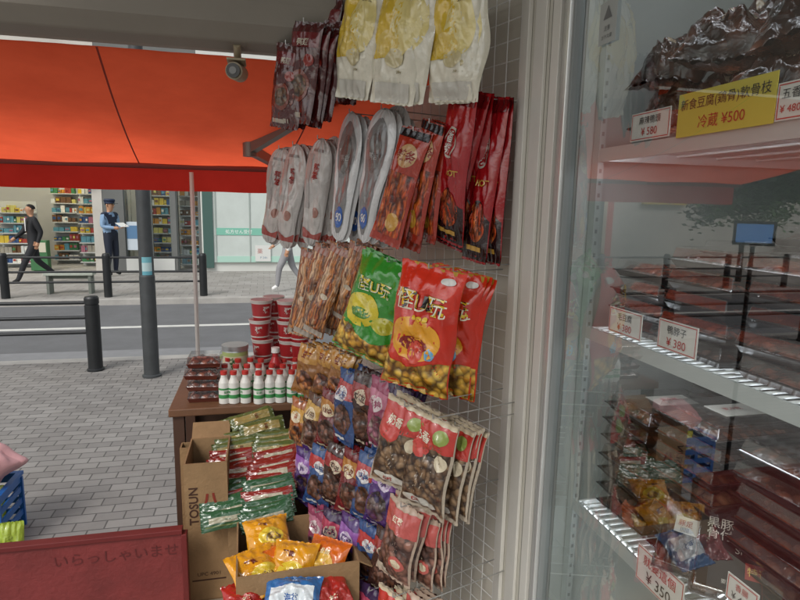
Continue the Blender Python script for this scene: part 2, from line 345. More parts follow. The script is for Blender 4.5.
def tree(loc, H, cr):
    e = empty('street_tree', loc, label='small leafy street tree on the far pavement', cat='tree')
    BARK = M('#4a4038', .9, var=.2); b = MB(); rnd = random.Random(3)
    b.cyl((0, 0, 0), (.03, 0, H*.5), .08, BARK, .06); tips = []
    for i in range(12):
        a = i*2.4; z = H*(.42+.05*i); p0 = V((.02, 0, min(z, H*.5))); p1 = p0+V((math.cos(a)*cr*.4, math.sin(a)*cr*.4, H*.12)); p2 = p1+V((math.cos(a+.4)*cr*.35, math.sin(a+.4)*cr*.35, H*(.04+.025*i)))
        b.cyl(p0, p1, .045, BARK, .025, n=7); b.cyl(p1, p2, .025, BARK, .01, n=6); tips += [p1, p2, (p1+p2)/2]
    tips.append(V((0, 0, H*.75))); tips.append(V((.1, .1, H*.85)))
    b.build('trunk', parent=e)
    b = MB(); ms = [M(c, .6) for c in ('#34562a', '#456a34', '#588044', '#284020')]
    for i in range(110):
        t = rnd.choice(tips)+V((rnd.gauss(0, 1), rnd.gauss(0, 1), rnd.gauss(.2, .7)))*cr*.2; mt = rnd.choice(ms)
        for k in range(80):
            p = t+V((rnd.gauss(0, 1), rnd.gauss(0, 1), rnd.gauss(0, .8)))*cr*.11
            a = V((rnd.uniform(-1, 1), rnd.uniform(-1, 1), rnd.uniform(-.5, .5))).normalized()*.08; c = a.cross(V((rnd.uniform(-1, 1), rnd.uniform(-1, 1), 1))).normalized()*.05
            b.add([p-a, p+c, p+a, p-c], [(0, 1, 2, 3)], mt)
    b.build('crown', parent=e)
tree((-11.6, 13.4, 0), 3.7, 1.9)
# ------------------------------------------------------------------ people
def person(loc, heading, J, cloth, label, hair='#15120f', cap=None, scale=1.0):
    skinm = M('#b98b6c', .55)
    names = list(J['pts']); me = bpy.data.meshes.new('p'); me.from_pydata([J['pts'][n][0] for n in names], [(names.index(a), names.index(c)) for a, c in J['e']], [])
    ob = bpy.data.objects.new('p', me); COL.objects.link(ob)
    sk = ob.modifiers.new('s', 'SKIN'); sk.use_smooth_shade = True; ss = ob.modifiers.new('u', 'SUBSURF'); ss.levels = 2
    for i, n in enumerate(names):
        r = J['pts'][n][1]; r = r if isinstance(r, tuple) else (r, r); me.skin_vertices[0].data[i].radius = r; me.skin_vertices[0].data[i].use_root = (n == 'pelvis')
    me2 = bpy.data.meshes.new_from_object(ob.evaluated_get(bpy.context.evaluated_depsgraph_get()))
    bpy.data.objects.remove(ob)
    b = MB(); vs = [v.co.copy() for v in me2.vertices]
    segs = [(V(J['pts'][a][0]), V(J['pts'][c][0]), cloth.get(c, cloth.get('def'))) for a, c in J['e']]
    def cls(p):
        best = None
        for a, c, mt in segs:
            d = c-a; t = max(0, min(1, (p-a).dot(d)/d.length_squared)); q = (a+d*t-p).length
            if best is None or q < best[0]: best = (q, mt)
        return best[1]
    b.v = [tuple(v) for v in vs]
    for p in me2.polygons:
        c = cls(p.center); b.f.append(tuple(p.vertices)); b.m.append(b.slot(M(c, .75, var=.1, vs=10) if c != 'skin' else skinm)); b.sm.append(True)
    hd = V(J['pts']['headmid'][0])
    b.ell(hd+V((.1, 0, -.01)), (.02, .012, .022), skinm, 8)
    for sy in (-1, 1):
        b.ell(hd+V((.088, sy*.033, .02)), (.008, .014, .007), M('#1a1512', .4), 8); b.ell(hd+V((-.005, sy*.088, 0)), (.02, .012, .03), skinm, 8)
        hn = J['pts']['hand'+('l' if sy > 0 else 'r')][0]; hn = V(hn); wr = V(J['pts']['wrist'+('l' if sy > 0 else 'r')][0]); d = (hn-wr).normalized()
        for k in range(4):
            o = V((1, 0, 0))*(k-1.5)*.018; b.cyl(hn+o*.9, hn+o+d*(.06-.006*abs(k-1.3)), .009, skinm, .007, n=6)
        b.cyl(wr+d*.02+V((.02, 0, 0)), wr+d*.06+V((.045, 0, 0)), .01, skinm, .008, n=6)
    b.box(hd+V((.092, 0, -.045)), (.008, .035, .006), M('#7c4a3d', .5))
    body = b.build('person', label, 'person', loc=loc, rot=(0, 0, heading)); body.scale = (scale,)*3
    hb = MB(); n = 16; vsx = []; fx = []
    for i in range(8):
        th = math.pi*.5*i/7
        for k in range(n):
            a = 2*math.pi*k/n; lim = 1 if math.cos(a) < .2 else .55
            t2 = th*lim; vsx.append(hd+V((-.012+.102*math.sin(t2)*math.cos(a), .093*math.sin(t2)*math.sin(a), .004+.106*math.cos(t2))))
    for i in range(7):
        for k in range(n): fx.append((i*n+k, (i+1)*n+k, (i+1)*n+(k+1) % n, i*n+(k+1) % n))
    hb.add(vsx, fx, M(hair, .8), True); hb.build('hair', parent=body)
    if cap:
        c = MB(); c.lathe([(0, .14), (.1, .135), (.125, .105), (.105, .07), (.107, .035)], M(cap, .6), c=hd+V((-.01, 0, -.0)), n=20)
        c.box(hd+V((.12, 0, .035)), (.09, .13, .008), M('#111418', .3)); c.build('cap', parent=body)
    return body
def pose(fl, fr, al, ar):
    P = {'pelvis': ((0, 0, .93), (.125, .15)), 'spine': ((0, 0, 1.1), (.11, .14)), 'chest': ((.01, 0, 1.3), (.12, .16)), 'neck': ((.01, 0, 1.45), .058),
         'headlow': ((.025, 0, 1.525), (.07, .065)), 'headmid': ((.03, 0, 1.6), (.1, .085)), 'headtop': ((.02, 0, 1.67), (.075, .065))}
    E = [('pelvis', 'spine'), ('spine', 'chest'), ('chest', 'neck'), ('neck', 'headlow'), ('headlow', 'headmid'), ('headmid', 'headtop')]
    for s, sy, foot, arm in (('l', 1, fl, al), ('r', -1, fr, ar)):
        P['sh'+s] = ((0, sy*.18, 1.38), .075); P['el'+s] = ((arm[0][0], sy*.23, arm[0][1]), .055); P['wrist'+s] = ((arm[1][0], sy*arm[1][2], arm[1][1]), .036); P['hand'+s] = ((arm[2][0], sy*arm[2][2], arm[2][1]), .04)
        P['hip'+s] = ((0, sy*.09, .88), .105); P['kn'+s] = ((foot[0][0], sy*.1, foot[0][1]), .072); P['an'+s] = ((foot[1][0], sy*.1, foot[1][1]), .048); P['toe'+s] = ((foot[2][0], sy*.11, foot[2][1]), (.04, .035))
        E += [('chest', 'sh'+s), ('sh'+s, 'el'+s), ('el'+s, 'wrist'+s), ('wrist'+s, 'hand'+s), ('pelvis', 'hip'+s), ('hip'+s, 'kn'+s), ('kn'+s, 'an'+s), ('an'+s, 'toe'+s)]
    return {'pts': P, 'e': E}
def cl(top, sleeve, legs, shoe, chest=None):
    d = {'def': top}
    for s in 'lr':
        d['sh'+s] = chest or top; d['el'+s] = sleeve; d['wrist'+s] = sleeve; d['hand'+s] = 'skin'; d['hip'+s] = legs; d['kn'+s] = legs; d['an'+s] = legs; d['toe'+s] = shoe
    d['spine'] = chest or top; d['chest'] = chest or top; d['neck'] = top; d['headlow'] = 'skin'; d['headmid'] = 'skin'; d['headtop'] = 'skin'; return d
W = pose([(.2, .52), (.36, .12), (.47, .07)], [(-.06, .5), (-.38, .2), (-.33, .08)], [(-.1, 1.12), (-.02, .9, .24), (.0, .82, .24)], [(.12, 1.13), (.3, .98, .22), (.36, .93, .22)])
p = onz(37, 284, 0); man = person((p.x, p.y, 0), math.pi+.55, W, cl('#1e1f23', '#1e1f23', '#202126', '#0e0e10'), 'bareheaded man in a dark open suit striding along the pavement', scale=1.03)
b = MB()
b.sheet(lambda s, t: V((.128+.03*(1-t)*0+.012*math.cos((s-.5)*2.4), (s-.5)*.11*(.35+.65*t), 1.14+.28*t)), 4, 4, M('#e0e0e0', .6)); b.build('shirt', parent=man)
S = pose([(.03, .5), (0, .1), (.13, .05)], [(.02, .5), (-.05, .1), (.08, .05)], [(.02, 1.12), (.24, 1.12, .1), (.31, 1.14, .07)], [(0, 1.12), (.22, 1.1, .12), (.3, 1.1, .07)])
p = onz(113, 276, 0); off = person((p.x, p.y, 0), -.5, S, cl('#7f9dbe', '#86a4c4', '#1d2536', '#101114', '#1f2a3f'), 'police officer in dark vest over light blue shirt reading papers', cap='#1c2a45', scale=1.1)
b = MB(); b.box((0, 0, 0), (.2, .28, .004), M('#e4e4e0', .6), R=Matrix.Rotation(.5, 3, 'Y')); b.build('paper', 'white paper held by the police officer', 'paper', loc=off.matrix_basis @ V((.33, 0, 1.17)), rot=(0, 0, -.5))
p = onz(288, 291, 0); person((p.x, p.y, 0), math.pi-.1, pose([(.18, .5), (.22, .12), (.34, .05)], [(-.1, .52), (-.33, .2), (-.28, .08)], [(-.1, 1.12), (-.02, .9, .24), (.0, .82, .24)], [(.12, 1.13), (.3, .98, .22), (.36, .93, .22)]),
    cl('#d9d9d6', '#d9d9d6', '#8f8f92', '#e0e0de'), 'pedestrian in white top and grey trousers walking')
# ------------------------------------------------------------------ awning
yb, yf = 1.8, 2.9
zb = (ony(0, 36, yb).z+ony(285, 64, yb).z)/2; zf = ony(135, 165, yf).z; zv = ony(135, 190, yf).z
X0, X1 = -1.42, .62
def canvas(name, col, lo=.82):
    mt = bpy.data.materials.new(name); mt.use_nodes = True; nt = mt.node_tree; N, L = nt.nodes, nt.links; N.remove(N['Principled BSDF'])
    tc = N.new('ShaderNodeTexCoord'); n = N.new('ShaderNodeTexNoise'); n.inputs['Scale'].default_value = 3; n.inputs['Detail'].default_value = 9; n.inputs['Roughness'].default_value = .65
    L.new(tc.outputs['Object'], n.inputs['Vector']); r = N.new('ShaderNodeValToRGB'); c = lin(col)
    r.color_ramp.elements[0].color = (c[0]*lo, c[1]*lo*.9, c[2]*lo*.9, 1); r.color_ramp.elements[1].color = c; r.color_ramp.elements[0].position = .3; r.color_ramp.elements[1].position = .65
    L.new(n.outputs['Fac'], r.inputs['Fac'])
    t = N.new('ShaderNodeBsdfTranslucent'); d = N.new('ShaderNodeBsdfDiffuse'); mx = N.new('ShaderNodeMixShader'); mx.inputs[0].default_value = .2
    L.new(r.outputs['Color'], t.inputs['Color']); L.new(r.outputs['Color'], d.inputs['Color']); L.new(t.outputs[0], mx.inputs[1]); L.new(d.outputs[0], mx.inputs[2]); L.new(mx.outputs[0], N['Material Output'].inputs['Surface'])
    return mt
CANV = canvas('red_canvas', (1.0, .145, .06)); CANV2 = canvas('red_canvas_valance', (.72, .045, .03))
aw = empty('shop_awning', (0, yb, zb), label='red canvas awning stretched over the shop front', cat='awning')
def cf(a, b):
    x = X0+(X1-X0)*a; y = yb+(yf-yb)*b; z = zb+(zf-zb)*b-.03*math.sin(math.pi*b)+.008*noise.noise(V((x*3, y*2, 0)))+.002*noise.noise(V((x*14, y*3, 3)))
    return V((x, y-yb, z-zb))
b = MB(); b.sheet(cf, 90, 40, CANV)
SE = M('#8e2a18', .8)
for xs_ in (-.43, .2):
    aa = (xs_-X0)/(X1-X0)
    b.sheet(lambda s, t: cf(aa+(s-.5)*.0028-.054*t, t)+V((0, 0, -.002)), 1, 40, SE)
b.build('canopy', parent=aw)
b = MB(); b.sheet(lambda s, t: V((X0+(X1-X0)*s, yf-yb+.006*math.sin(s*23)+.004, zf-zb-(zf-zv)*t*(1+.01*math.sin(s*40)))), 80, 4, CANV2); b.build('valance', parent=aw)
b = MB(); b.cyl((X0, yf-yb-.03, zf-zb-.0), (X1, yf-yb-.03, zf-zb-.0), .015, M('#7b3a32', .5)); b.build('front_bar', parent=aw)
pA = at(250, 149, 2.3); pB = at(352, 86, 1.9); pC = at(285, 168, 2.75)
ARM = M('#7d756e', .4, .4)
b = MB(); o = aw.location
for q0, q1 in ((pA, pB), (pA, pC)):
    d = (q1-q0); R = d.to_track_quat('X', 'Z').to_matrix(); b.box((q0+q1)/2-o, (d.length, .03, .042), ARM, R=R)
b.cyl(pA-o-V((0, 0, .03)), pA-o+V((0, 0, .03)), .028, ARM); b.build('folding_arm', parent=aw)
b = MB(); CAS = M('#8c857a', .6, var=.12, vs=2)
YC = 1.63
prof = [(YC, 2.86), (YC, zb+.10), (YC+.015, zb+.05), (YC+.05, zb+.012), (YC+.11, zb+.004), (yb+.0, zb+.01), (yb+.02, zb+.05), (yb+.02, 2.86)]
b.add([V((x, y, z)) for x in (X0-.1, .66) for y, z in prof], [(i, i+1, i+9, i+8) for i in range(7)]+[(7, 0, 8, 15), tuple(range(8)), tuple(range(15, 7, -1))], CAS)
b.build('awning_housing', 'grey metal awning housing beam above the shop front', 'awning housing', bevel=.006)
b = MB(); b.b2((-.9, -.1, 2.9), (1.5, 1.9, 3.05), M('#8b877e', .8, var=.1)); b.build('added_shade_slab', 'grey unseen ceiling slab over the shop front', 'blocker')  # unseen slab added overhead, keeps sun and sky off the stall
p0 = ony(192, 190, yf-.05)
b = MB(); b.cyl((0, 0, 0), (0, 0, p0.z+.08), .010, M('#cfcfca', .4, .2)); b.cyl((0, 0, 0), (0, 0, .02), .05, GREY_METAL); b.build('awning_pole', 'thin white metal pole holding up the awning edge', 'pole', loc=(p0.x, p0.y, 0))
q = at(238, 71, 1.60); e = empty('security_camera', q, label='small beige security camera under the awning housing', cat='camera')
b = MB(); CB = M('#a3957a', .5); b.cyl((-.010, -.03, -.006), (.004, .035, .0), .023, CB, n=24); b.cyl((-.0102, -.031, -.0062), (-.012, -.037, -.0066), .019, M('#1a1a1c', .2), n=20); b.box((-.003, .0, .023), (.05, .08, .006), CB); b.build('body', parent=e, bevel=.002)
b = MB(); b.cyl((0, .02, .02), (0, YC+.07-q.y, zb-q.z+.01), .010, CB); b.build('mount', parent=e)
b = MB(); b.cyl((-.0122, -.0372, -.0066), (-.0126, -.039, -.0067), .010, M('#0a0a14', .05, coat=1)); b.build('lens', parent=e)
# ------------------------------------------------------------------ grid panel, wall, column
A = V((.64, 1.40, 0)); nrm = V((-.954, -.30, 0)).normalized(); ed = V((-.30, .954, 0)).normalized()
WH = M('#f2f2ee', .5, 0, dirt=.08, name='white_wire')
b = MB(); L_ = .95
i = 0
while i*.05 < L_: b.cyl((A+ed*(.02+i*.05))+V((0, 0, .5)), (A+ed*(.02+i*.05))+V((0, 0, 2.75)), .0016, WH, n=6); i += 1
z = .52
while z < 2.75: b.cyl(A+ed*.02+V((0, 0, z))-nrm*.003, A+ed*L_+V((0, 0, z))-nrm*.003, .0016, WH, n=6); z += .05
for s in (.015, L_): b.cyl(A+ed*s+V((0, 0, .45)), A+ed*s+V((0, 0, 2.78)), .005, WH, n=8)
b.build('wire_grid_panel', 'white wire grid panel holding hanging snack packs', 'display grid')
b = MB(); WALL = M('#d8d3c6', .8, var=.06, vs=3, bump=.05)
c0 = A-nrm*.03; c1 = A-nrm*.03+ed*(L_+.02); t = -nrm*.08
b.add([c0, c1, c1+t, c0+t]+[v+V((0, 0, 2.89)) for v in (c0, c1, c1+t, c0+t)], [(0, 1, 5, 4), (1, 2, 6, 5), (2, 3, 7, 6), (3, 0, 4, 7), (4, 5, 6, 7)], WALL)
b.build('shop_side_wall', 'pale cream wall behind the wire grid', 'wall')
b = MB(); AL = M('#d0ccc0', .45, .05, dirt=.16, vs=4); AL2 = M('#e2dfd6', .4, .05, dirt=.12, vs=4)
b.b2((.63, 1.19, 0), (.82, 1.385, 2.89), AL); b.b2((.618, 1.345, 0), (.629, 1.385, 2.89), AL2); b.b2((.621, 1.262, 0), (.629, 1.315, 2.89), AL2); b.b2((.619, 1.19, 0), (.629, 1.225, 2.89), AL2); b.b2((.627, 1.24, 0), (.6295, 1.244, 2.89), M('#7b786f', .5))
b.build('door_post', 'cream aluminium post between grid panel and fridge', 'post', bevel=.002)
# ------------------------------------------------------------------ fridge
fx = .62; yE = 1.18
fr = empty('display_fridge', (fx, .3, 0), label='tall glass-door display fridge filled with packed food', cat='fridge')
FB = M('#b9bcb8', .35, .3, dirt=.08); FI = M('#b2b7b3', .4, dirt=.12, vs=3); o = fr.location
def fb(b, a, c, mt): b.b2(V(a)-o, V(c)-o, mt)
b = MB()
fb(b, (fx+.03, yE-.05, .1), (1.4, yE-.005, 2.6), FI); fb(b, (1.30, -.9, .1), (1.399, yE-.051, 2.6), FI); fb(b, (fx+.03, -.9, 2.601), (1.4, yE-.005, 2.8), FB); fb(b, (fx+.03, -.9, .02), (1.4, yE-.005, .099), FB); fb(b, (fx+.03, -1.0, .02), (1.4, -.901, 2.8), FB)
b.build('cabinet', parent=fr)
b = MB(); fb(b, (fx-.002, yE-.028, .12), (fx+.028, yE-.008, 2.62), M('#c4c4be', .35, .3, dirt=.1)); fb(b, (fx-.008, yE-.042, .12), (fx+.02, yE-.030, 2.62), M('#dcdcd8', .25, .5)); fb(b, (fx+.0, yE-.05, .12), (fx+.022, yE-.0425, 2.62), M('#7f8381', .5))
b.build('door_frame', parent=fr, bevel=.0015)
b = MB(); b.add([V((fx+.012, yE-.05, .12))-o, V((fx+.012, -.85, .12))-o, V((fx+.012, -.85, 2.62))-o, V((fx+.012, yE-.05, 2.62))-o], [(0, 1, 2, 3)], glass('fridge_glass', (.93, .96, .95), .19, 4)); b.build('glass_door', parent=fr)
xs0 = .668; ysh = 1.085
SZ = [onx(592, 152, xs0).z, onx(592, 330, xs0).z, onx(580, 507, xs0).z]
WIRE = M('#e2e5e3', .3, .1); FILL_GLOW = M('#f2f6ff', .5, emit=12, name='added_fridge_glow')  # glowing strips added behind the shelf rails to brighten the fridge interior
for z in SZ:
    b = MB(); fb(b, (xs0, -.8, z-.022), (xs0+.006, ysh, z+.004), M('#c4cac7', .3, .2)); fb(b, (xs0+.007, -.8, z-.016), (xs0+.013, ysh, z-.004), M('#7f8583', .4, .3))
    y = -.78
    while y < ysh: b.cyl(V((xs0+.01, y, z))-o, V((1.28, y, z))-o, .0028, WIRE, n=5, caps=False); y += .02
    for x in (xs0+.02, .74, .85, .95, 1.05, 1.25): b.cyl(V((x, -.8, z-.005))-o, V((x, ysh, z-.005))-o, .003, WIRE, n=6)
    fb(b, (xs0+.02, ysh-.004, z-.02), (1.28, ysh, z), WIRE)
    b.build('shelf', parent=fr)
    b = MB(); fb(b, (xs0+.014, -.8, z-.019), (xs0+.024, ysh-.02, z-.012), FILL_GLOW); b.build('added_fill_strip', parent=fr)
b = MB(); fb(b, (xs0, -.8, 2.585), (xs0+.03, ysh-.02, 2.598), FILL_GLOW); b.build('added_fill_strip', parent=fr)  # one more added glow strip under the cabinet top
b = MB(); fb(b, (xs0+.012, 1.105, .2), (xs0+.026, 1.128, 2.58), M('#b0b6b3', .4, .1))
z = .3
while z < 2.5: fb(b, (xs0+.016, 1.1035, z), (xs0+.021, 1.1045, z+.008), M('#8a8e8c', .5)); z += .025
b.build('shelf_upright', parent=fr)
q = onx(608, 22, fx+.008)
b = MB(); b.box((0, 0, 0), (.001, .055, .075), M('#a4a8a4', .5))
b.add([V((-.0012, .014, .006)), V((-.0012, -.014, .006)), V((-.0012, 0, .03))], [(0, 1, 2)], M('#6a6c6c', .5)); b.text('注意', lambda x, y: V((-.0016, -x, -.010+y)), .009, M('#5c5e5e', .5)); b.text('ガラス扉', lambda x, y: V((-.0016, -x, -.025+y)), .008, M('#5c5e5e', .5))
b.build('warning_sticker', 'small grey warning sticker on the fridge glass', 'sticker', loc=q)
RED = M('#c23a34', .5)
def price_tag(u, v, wpx, hpx, lines, bg='#dedad2', border=True):
    q = onx(u, v, xs0-.004); h = (onx(u, v+hpx/2, xs0-.004)-onx(u, v-hpx/2, xs0-.004)).length
    w = abs(onx(u-wpx/2, v, xs0-.004).y-onx(u+wpx/2, v, xs0-.004).y)
    b = MB(); b.box((0, 0, 0), (.0015, w, h), M(bg, .5))
    if border:
        for a, c in (((-w/2+.002, -h/2+.002), (w/2-.002, -h/2+.0035)), ((-w/2+.002, h/2-.0035), (w/2-.002, h/2-.002)), ((-w/2+.002, -h/2+.004), (-w/2+.0035, h/2-.004)), ((w/2-.0035, -h/2+.004), (w/2-.002, h/2-.004))):
            b.add([V((-.0012, a[0], a[1])), V((-.0012, c[0], a[1])), V((-.0012, c[0], c[1])), V((-.0012, a[0], c[1]))], [(0, 1, 2, 3)], RED)
    n = len(lines); hh = (h-.01)/n
    for i, (t, c) in enumerate(lines):
        zz = h/2-.005-hh*(i+.5); vs, _ = text2d(t, 0); tw = max(x for x, y in vs)*2 if vs else 1
        s = min(hh*.7, (w-.014)/tw)
        b.text(t, lambda x, y: V((-.0018, -x, zz+y)), s, M(c, .5), 0)
    return b.build('price_tag', 'small white price card with red border on the fridge shelf' if border else 'yellow handwritten price card on the fridge shelf', 'price tag', 'price tags in the fridge', loc=q)
K = '#2b2b2d'; RD = '#b8322c'
price_tag(650, 125, 38, 28, [('麻辣鴨頭', K), ('¥ 580', RD)])
price_tag(722, 108, 94, 46, [('新食豆腐(鶏骨)軟骨枝', K), ('冷蔵 ¥500', RD)], bg='#d4c24e', border=False)
price_tag(792, 100, 30, 38, [('五香', K), ('¥ 480', RD)])
price_tag(625, 323, 33, 26, [('毛豆腐', K), ('¥ 380', RD)])
price_tag(677, 338, 40, 31, [('鴨脖子', K), ('¥ 380', RD)])
price_tag(659, 580, 50, 38, [('就要這個', RD), ('¥ 350', K)])
price_tag(742, 596, 34, 28, [('香腸', RD), ('¥ 450', K)])
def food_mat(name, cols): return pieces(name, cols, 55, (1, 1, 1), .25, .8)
FM = [food_mat('dark_meat', ['#301a14', '#57301f', '#74442c', '#3a221a']), food_mat('red_meat', ['#6e3024', '#8b4834', '#a35f44', '#57261c']), food_mat('brown_meat', ['#5b4030', '#7a563c', '#45301f', '#8d6a4a'])]
def tray(w, d, h, fm, base='#141416', label='clear lidded tray of dark cooked meat', print_=None):
    b = MB(); BM = M(base, .25, coat=.4)
    def ring(s, z): return [V((-w/2*s, -d/2*s, z)), V((w/2*s, -d/2*s, z)), V((w/2*s, d/2*s, z)), V((-w/2*s, d/2*s, z))]
    k0 = .32
    vs = ring(.9, 0)+ring(.98, h*k0)+ring(1.02, h*k0)+ring(1.02, h*(k0+.04))+ring(.95, h*(k0+.04))+ring(.86, .003)
    fs = [(3, 2, 1, 0)]
    for k in range(5): fs += [(k*4+i, k*4+(i+1) % 4, k*4+4+(i+1) % 4, k*4+4+i) for i in range(4)]
    fs.append((20, 21, 22, 23)); b.add(vs, fs, BM); ob = b.build('food_tray', label, 'food tray')
    f = MB(); sd = random.random()*50
    f.sheet(lambda a, c: V(((a-.5)*w*.92, (c-.5)*d*.92, h*.3+h*.56*(1-abs(2*a-1)**6)*(1-abs(2*c-1)**6)*(.75+.5*noise.noise(V((a*6+sd, c*6, sd)))))), 24, 18, fm); f.build('food', parent=ob)
    l = MB(); vs = ring(1.02, h*(k0+.05))+ring(.98, h*(k0+.1))+ring(.93, h*.97)+ring(.89, h); fs = []
    for k in range(3): fs += [(k*4+i, k*4+(i+1) % 4, k*4+4+(i+1) % 4, k*4+4+i) for i in range(4)]
    fs.append((12, 13, 14, 15)); l.add(vs, fs, LID); l.build('lid', parent=ob, bevel=.002)
    if print_: p = MB(); print_(p, w, d, h+.0015); p.build('printed_label', parent=ob)
    return ob
def prC(p, w, d, z): p.b2((-w*.2, -d*.2, z-.001), (w*.25, d*.15, z-.0002), M('#c9c6bc', .5)); p.text('要冷蔵', lambda x, y: V((x, y, z+.0006)), .012, M('#aa3333', .5))
T = [tray(.19, .15, .036, FM[0]), tray(.19, .15, .036, FM[1], '#2a1c18', 'clear lidded tray of red braised meat'), tray(.19, .15, .036, FM[2], '#3a3028', 'clear lidded tray of brown sliced meat'), tray(.19, .15, .036, FM[0], '#141416', 'clear lidded tray of dark meat with white label', prC)]
rnd = random.Random(11)
def stack(x, y, z, n, kinds):
    for k in range(n):
        t = T[3 if (k == n-1 and rnd.random() < .4) else rnd.choice(kinds)]; o_ = dup(t, loc=(x+rnd.uniform(-.008, .008), y+rnd.uniform(-.006, .006), z+.004+k*.0375), rot=(0, 0, rnd.uniform(-.06, .06))); o_['group'] = 'food trays stacked in the fridge'
for x, y, n, ks in ((.80, .98, 7, [0, 0, 2]), (.805, .81, 8, [0, 0, 2]), (.82, .64, 8, [0, 2]), (.86, .48, 8, [0]), (1.02, .99, 8, [0, 2]), (1.02, .82, 8, [0]), (1.04, .65, 8, [0]), (.86, .31, 7, [0]), (.86, .14, 7, [0])):
    stack(x, y, SZ[2], n, ks)
for x, y, n, ks in ((.80, .98, 4, [1, 0, 2]), (.79, .81, 5, [1, 0]), (.79, .64, 5, [1, 0]), (.79, .47, 5, [1]), (1.01, .98, 5, [1]), (1.01, .81, 6, [1, 0]), (1.01, .64, 6, [1]), (.79, .30, 5, [1, 0]), (.79, .13, 5, [1, 0])):
    stack(x, y, SZ[1], n, ks)
for t in T:
    for c in list(t.children): bpy.data.objects.remove(c)
    bpy.data.objects.remove(t)
def prA(p, w, d, z):
    p.b2((-w*.43, -d*.43, z-.001), (w*.43, d*.43, z), M('#1b1a1c', .55, spec=.25)); c = M('#b9b4aa', .6); r = M('#8f2a22', .6)
    p.text('黒豚\n骨付', lambda x, y: V((-w*.2+x, d*.16+y, z+.0006)), .036, c); p.text('SPICY', lambda x, y: V((w*.14+x, -d*.02+y, z+.0006)), .011, c); p.text('要冷蔵 200g', lambda x, y: V((x, -d*.36+y, z+.0006)), .008, c)
    p.b2((w*.1, -d*.28, z+.0001), (w*.38, -d*.12, z+.0006), r); p.text('特選', lambda x, y: V((w*.24+x, -d*.2+y, z+.001)), .014, M('#d8b860', .4))
def prB(p, w, d, z):
    p.b2((-w*.2, -d*.05, z-.001), (w*.25, d*.15, z), M('#a9a59c', .5)); c = M('#3a3634', .4)
    p.text('豚足', lambda x, y: V((x, d*.07+y, z+.0006)), .010, M('#8a2a22', .4)); p.text('||||||', lambda x, y: V((x, -d*.01+y, z+.0006)), .008, c)
for u, v, d, w, dd, fm, yw, tl, pr, lb in ((735, 556, .95, .125, .16, FM[0], -42, 40, prA, 'black printed tray tilted up on the lower shelf'), (686, 536, 1.0, .08, .14, FM[0], -50, 44, prB, 'narrow clear tray of dark meat tilted on the shelf'), (800, 578, .9, .12, .16, FM[0], -40, 38, prB, 'clear tray of dark meat tilted on the shelf')):
    ob = tray(w, dd, .03, fm, '#1a1a1c', lb, pr); ob['group'] = 'food trays stacked in the fridge'
    ob.matrix_world = Matrix.Translation(at(u, v, d)) @ Matrix.Rotation(math.radians(yw), 4, 'Z') @ Matrix.Rotation(math.radians(tl), 4, 'X')
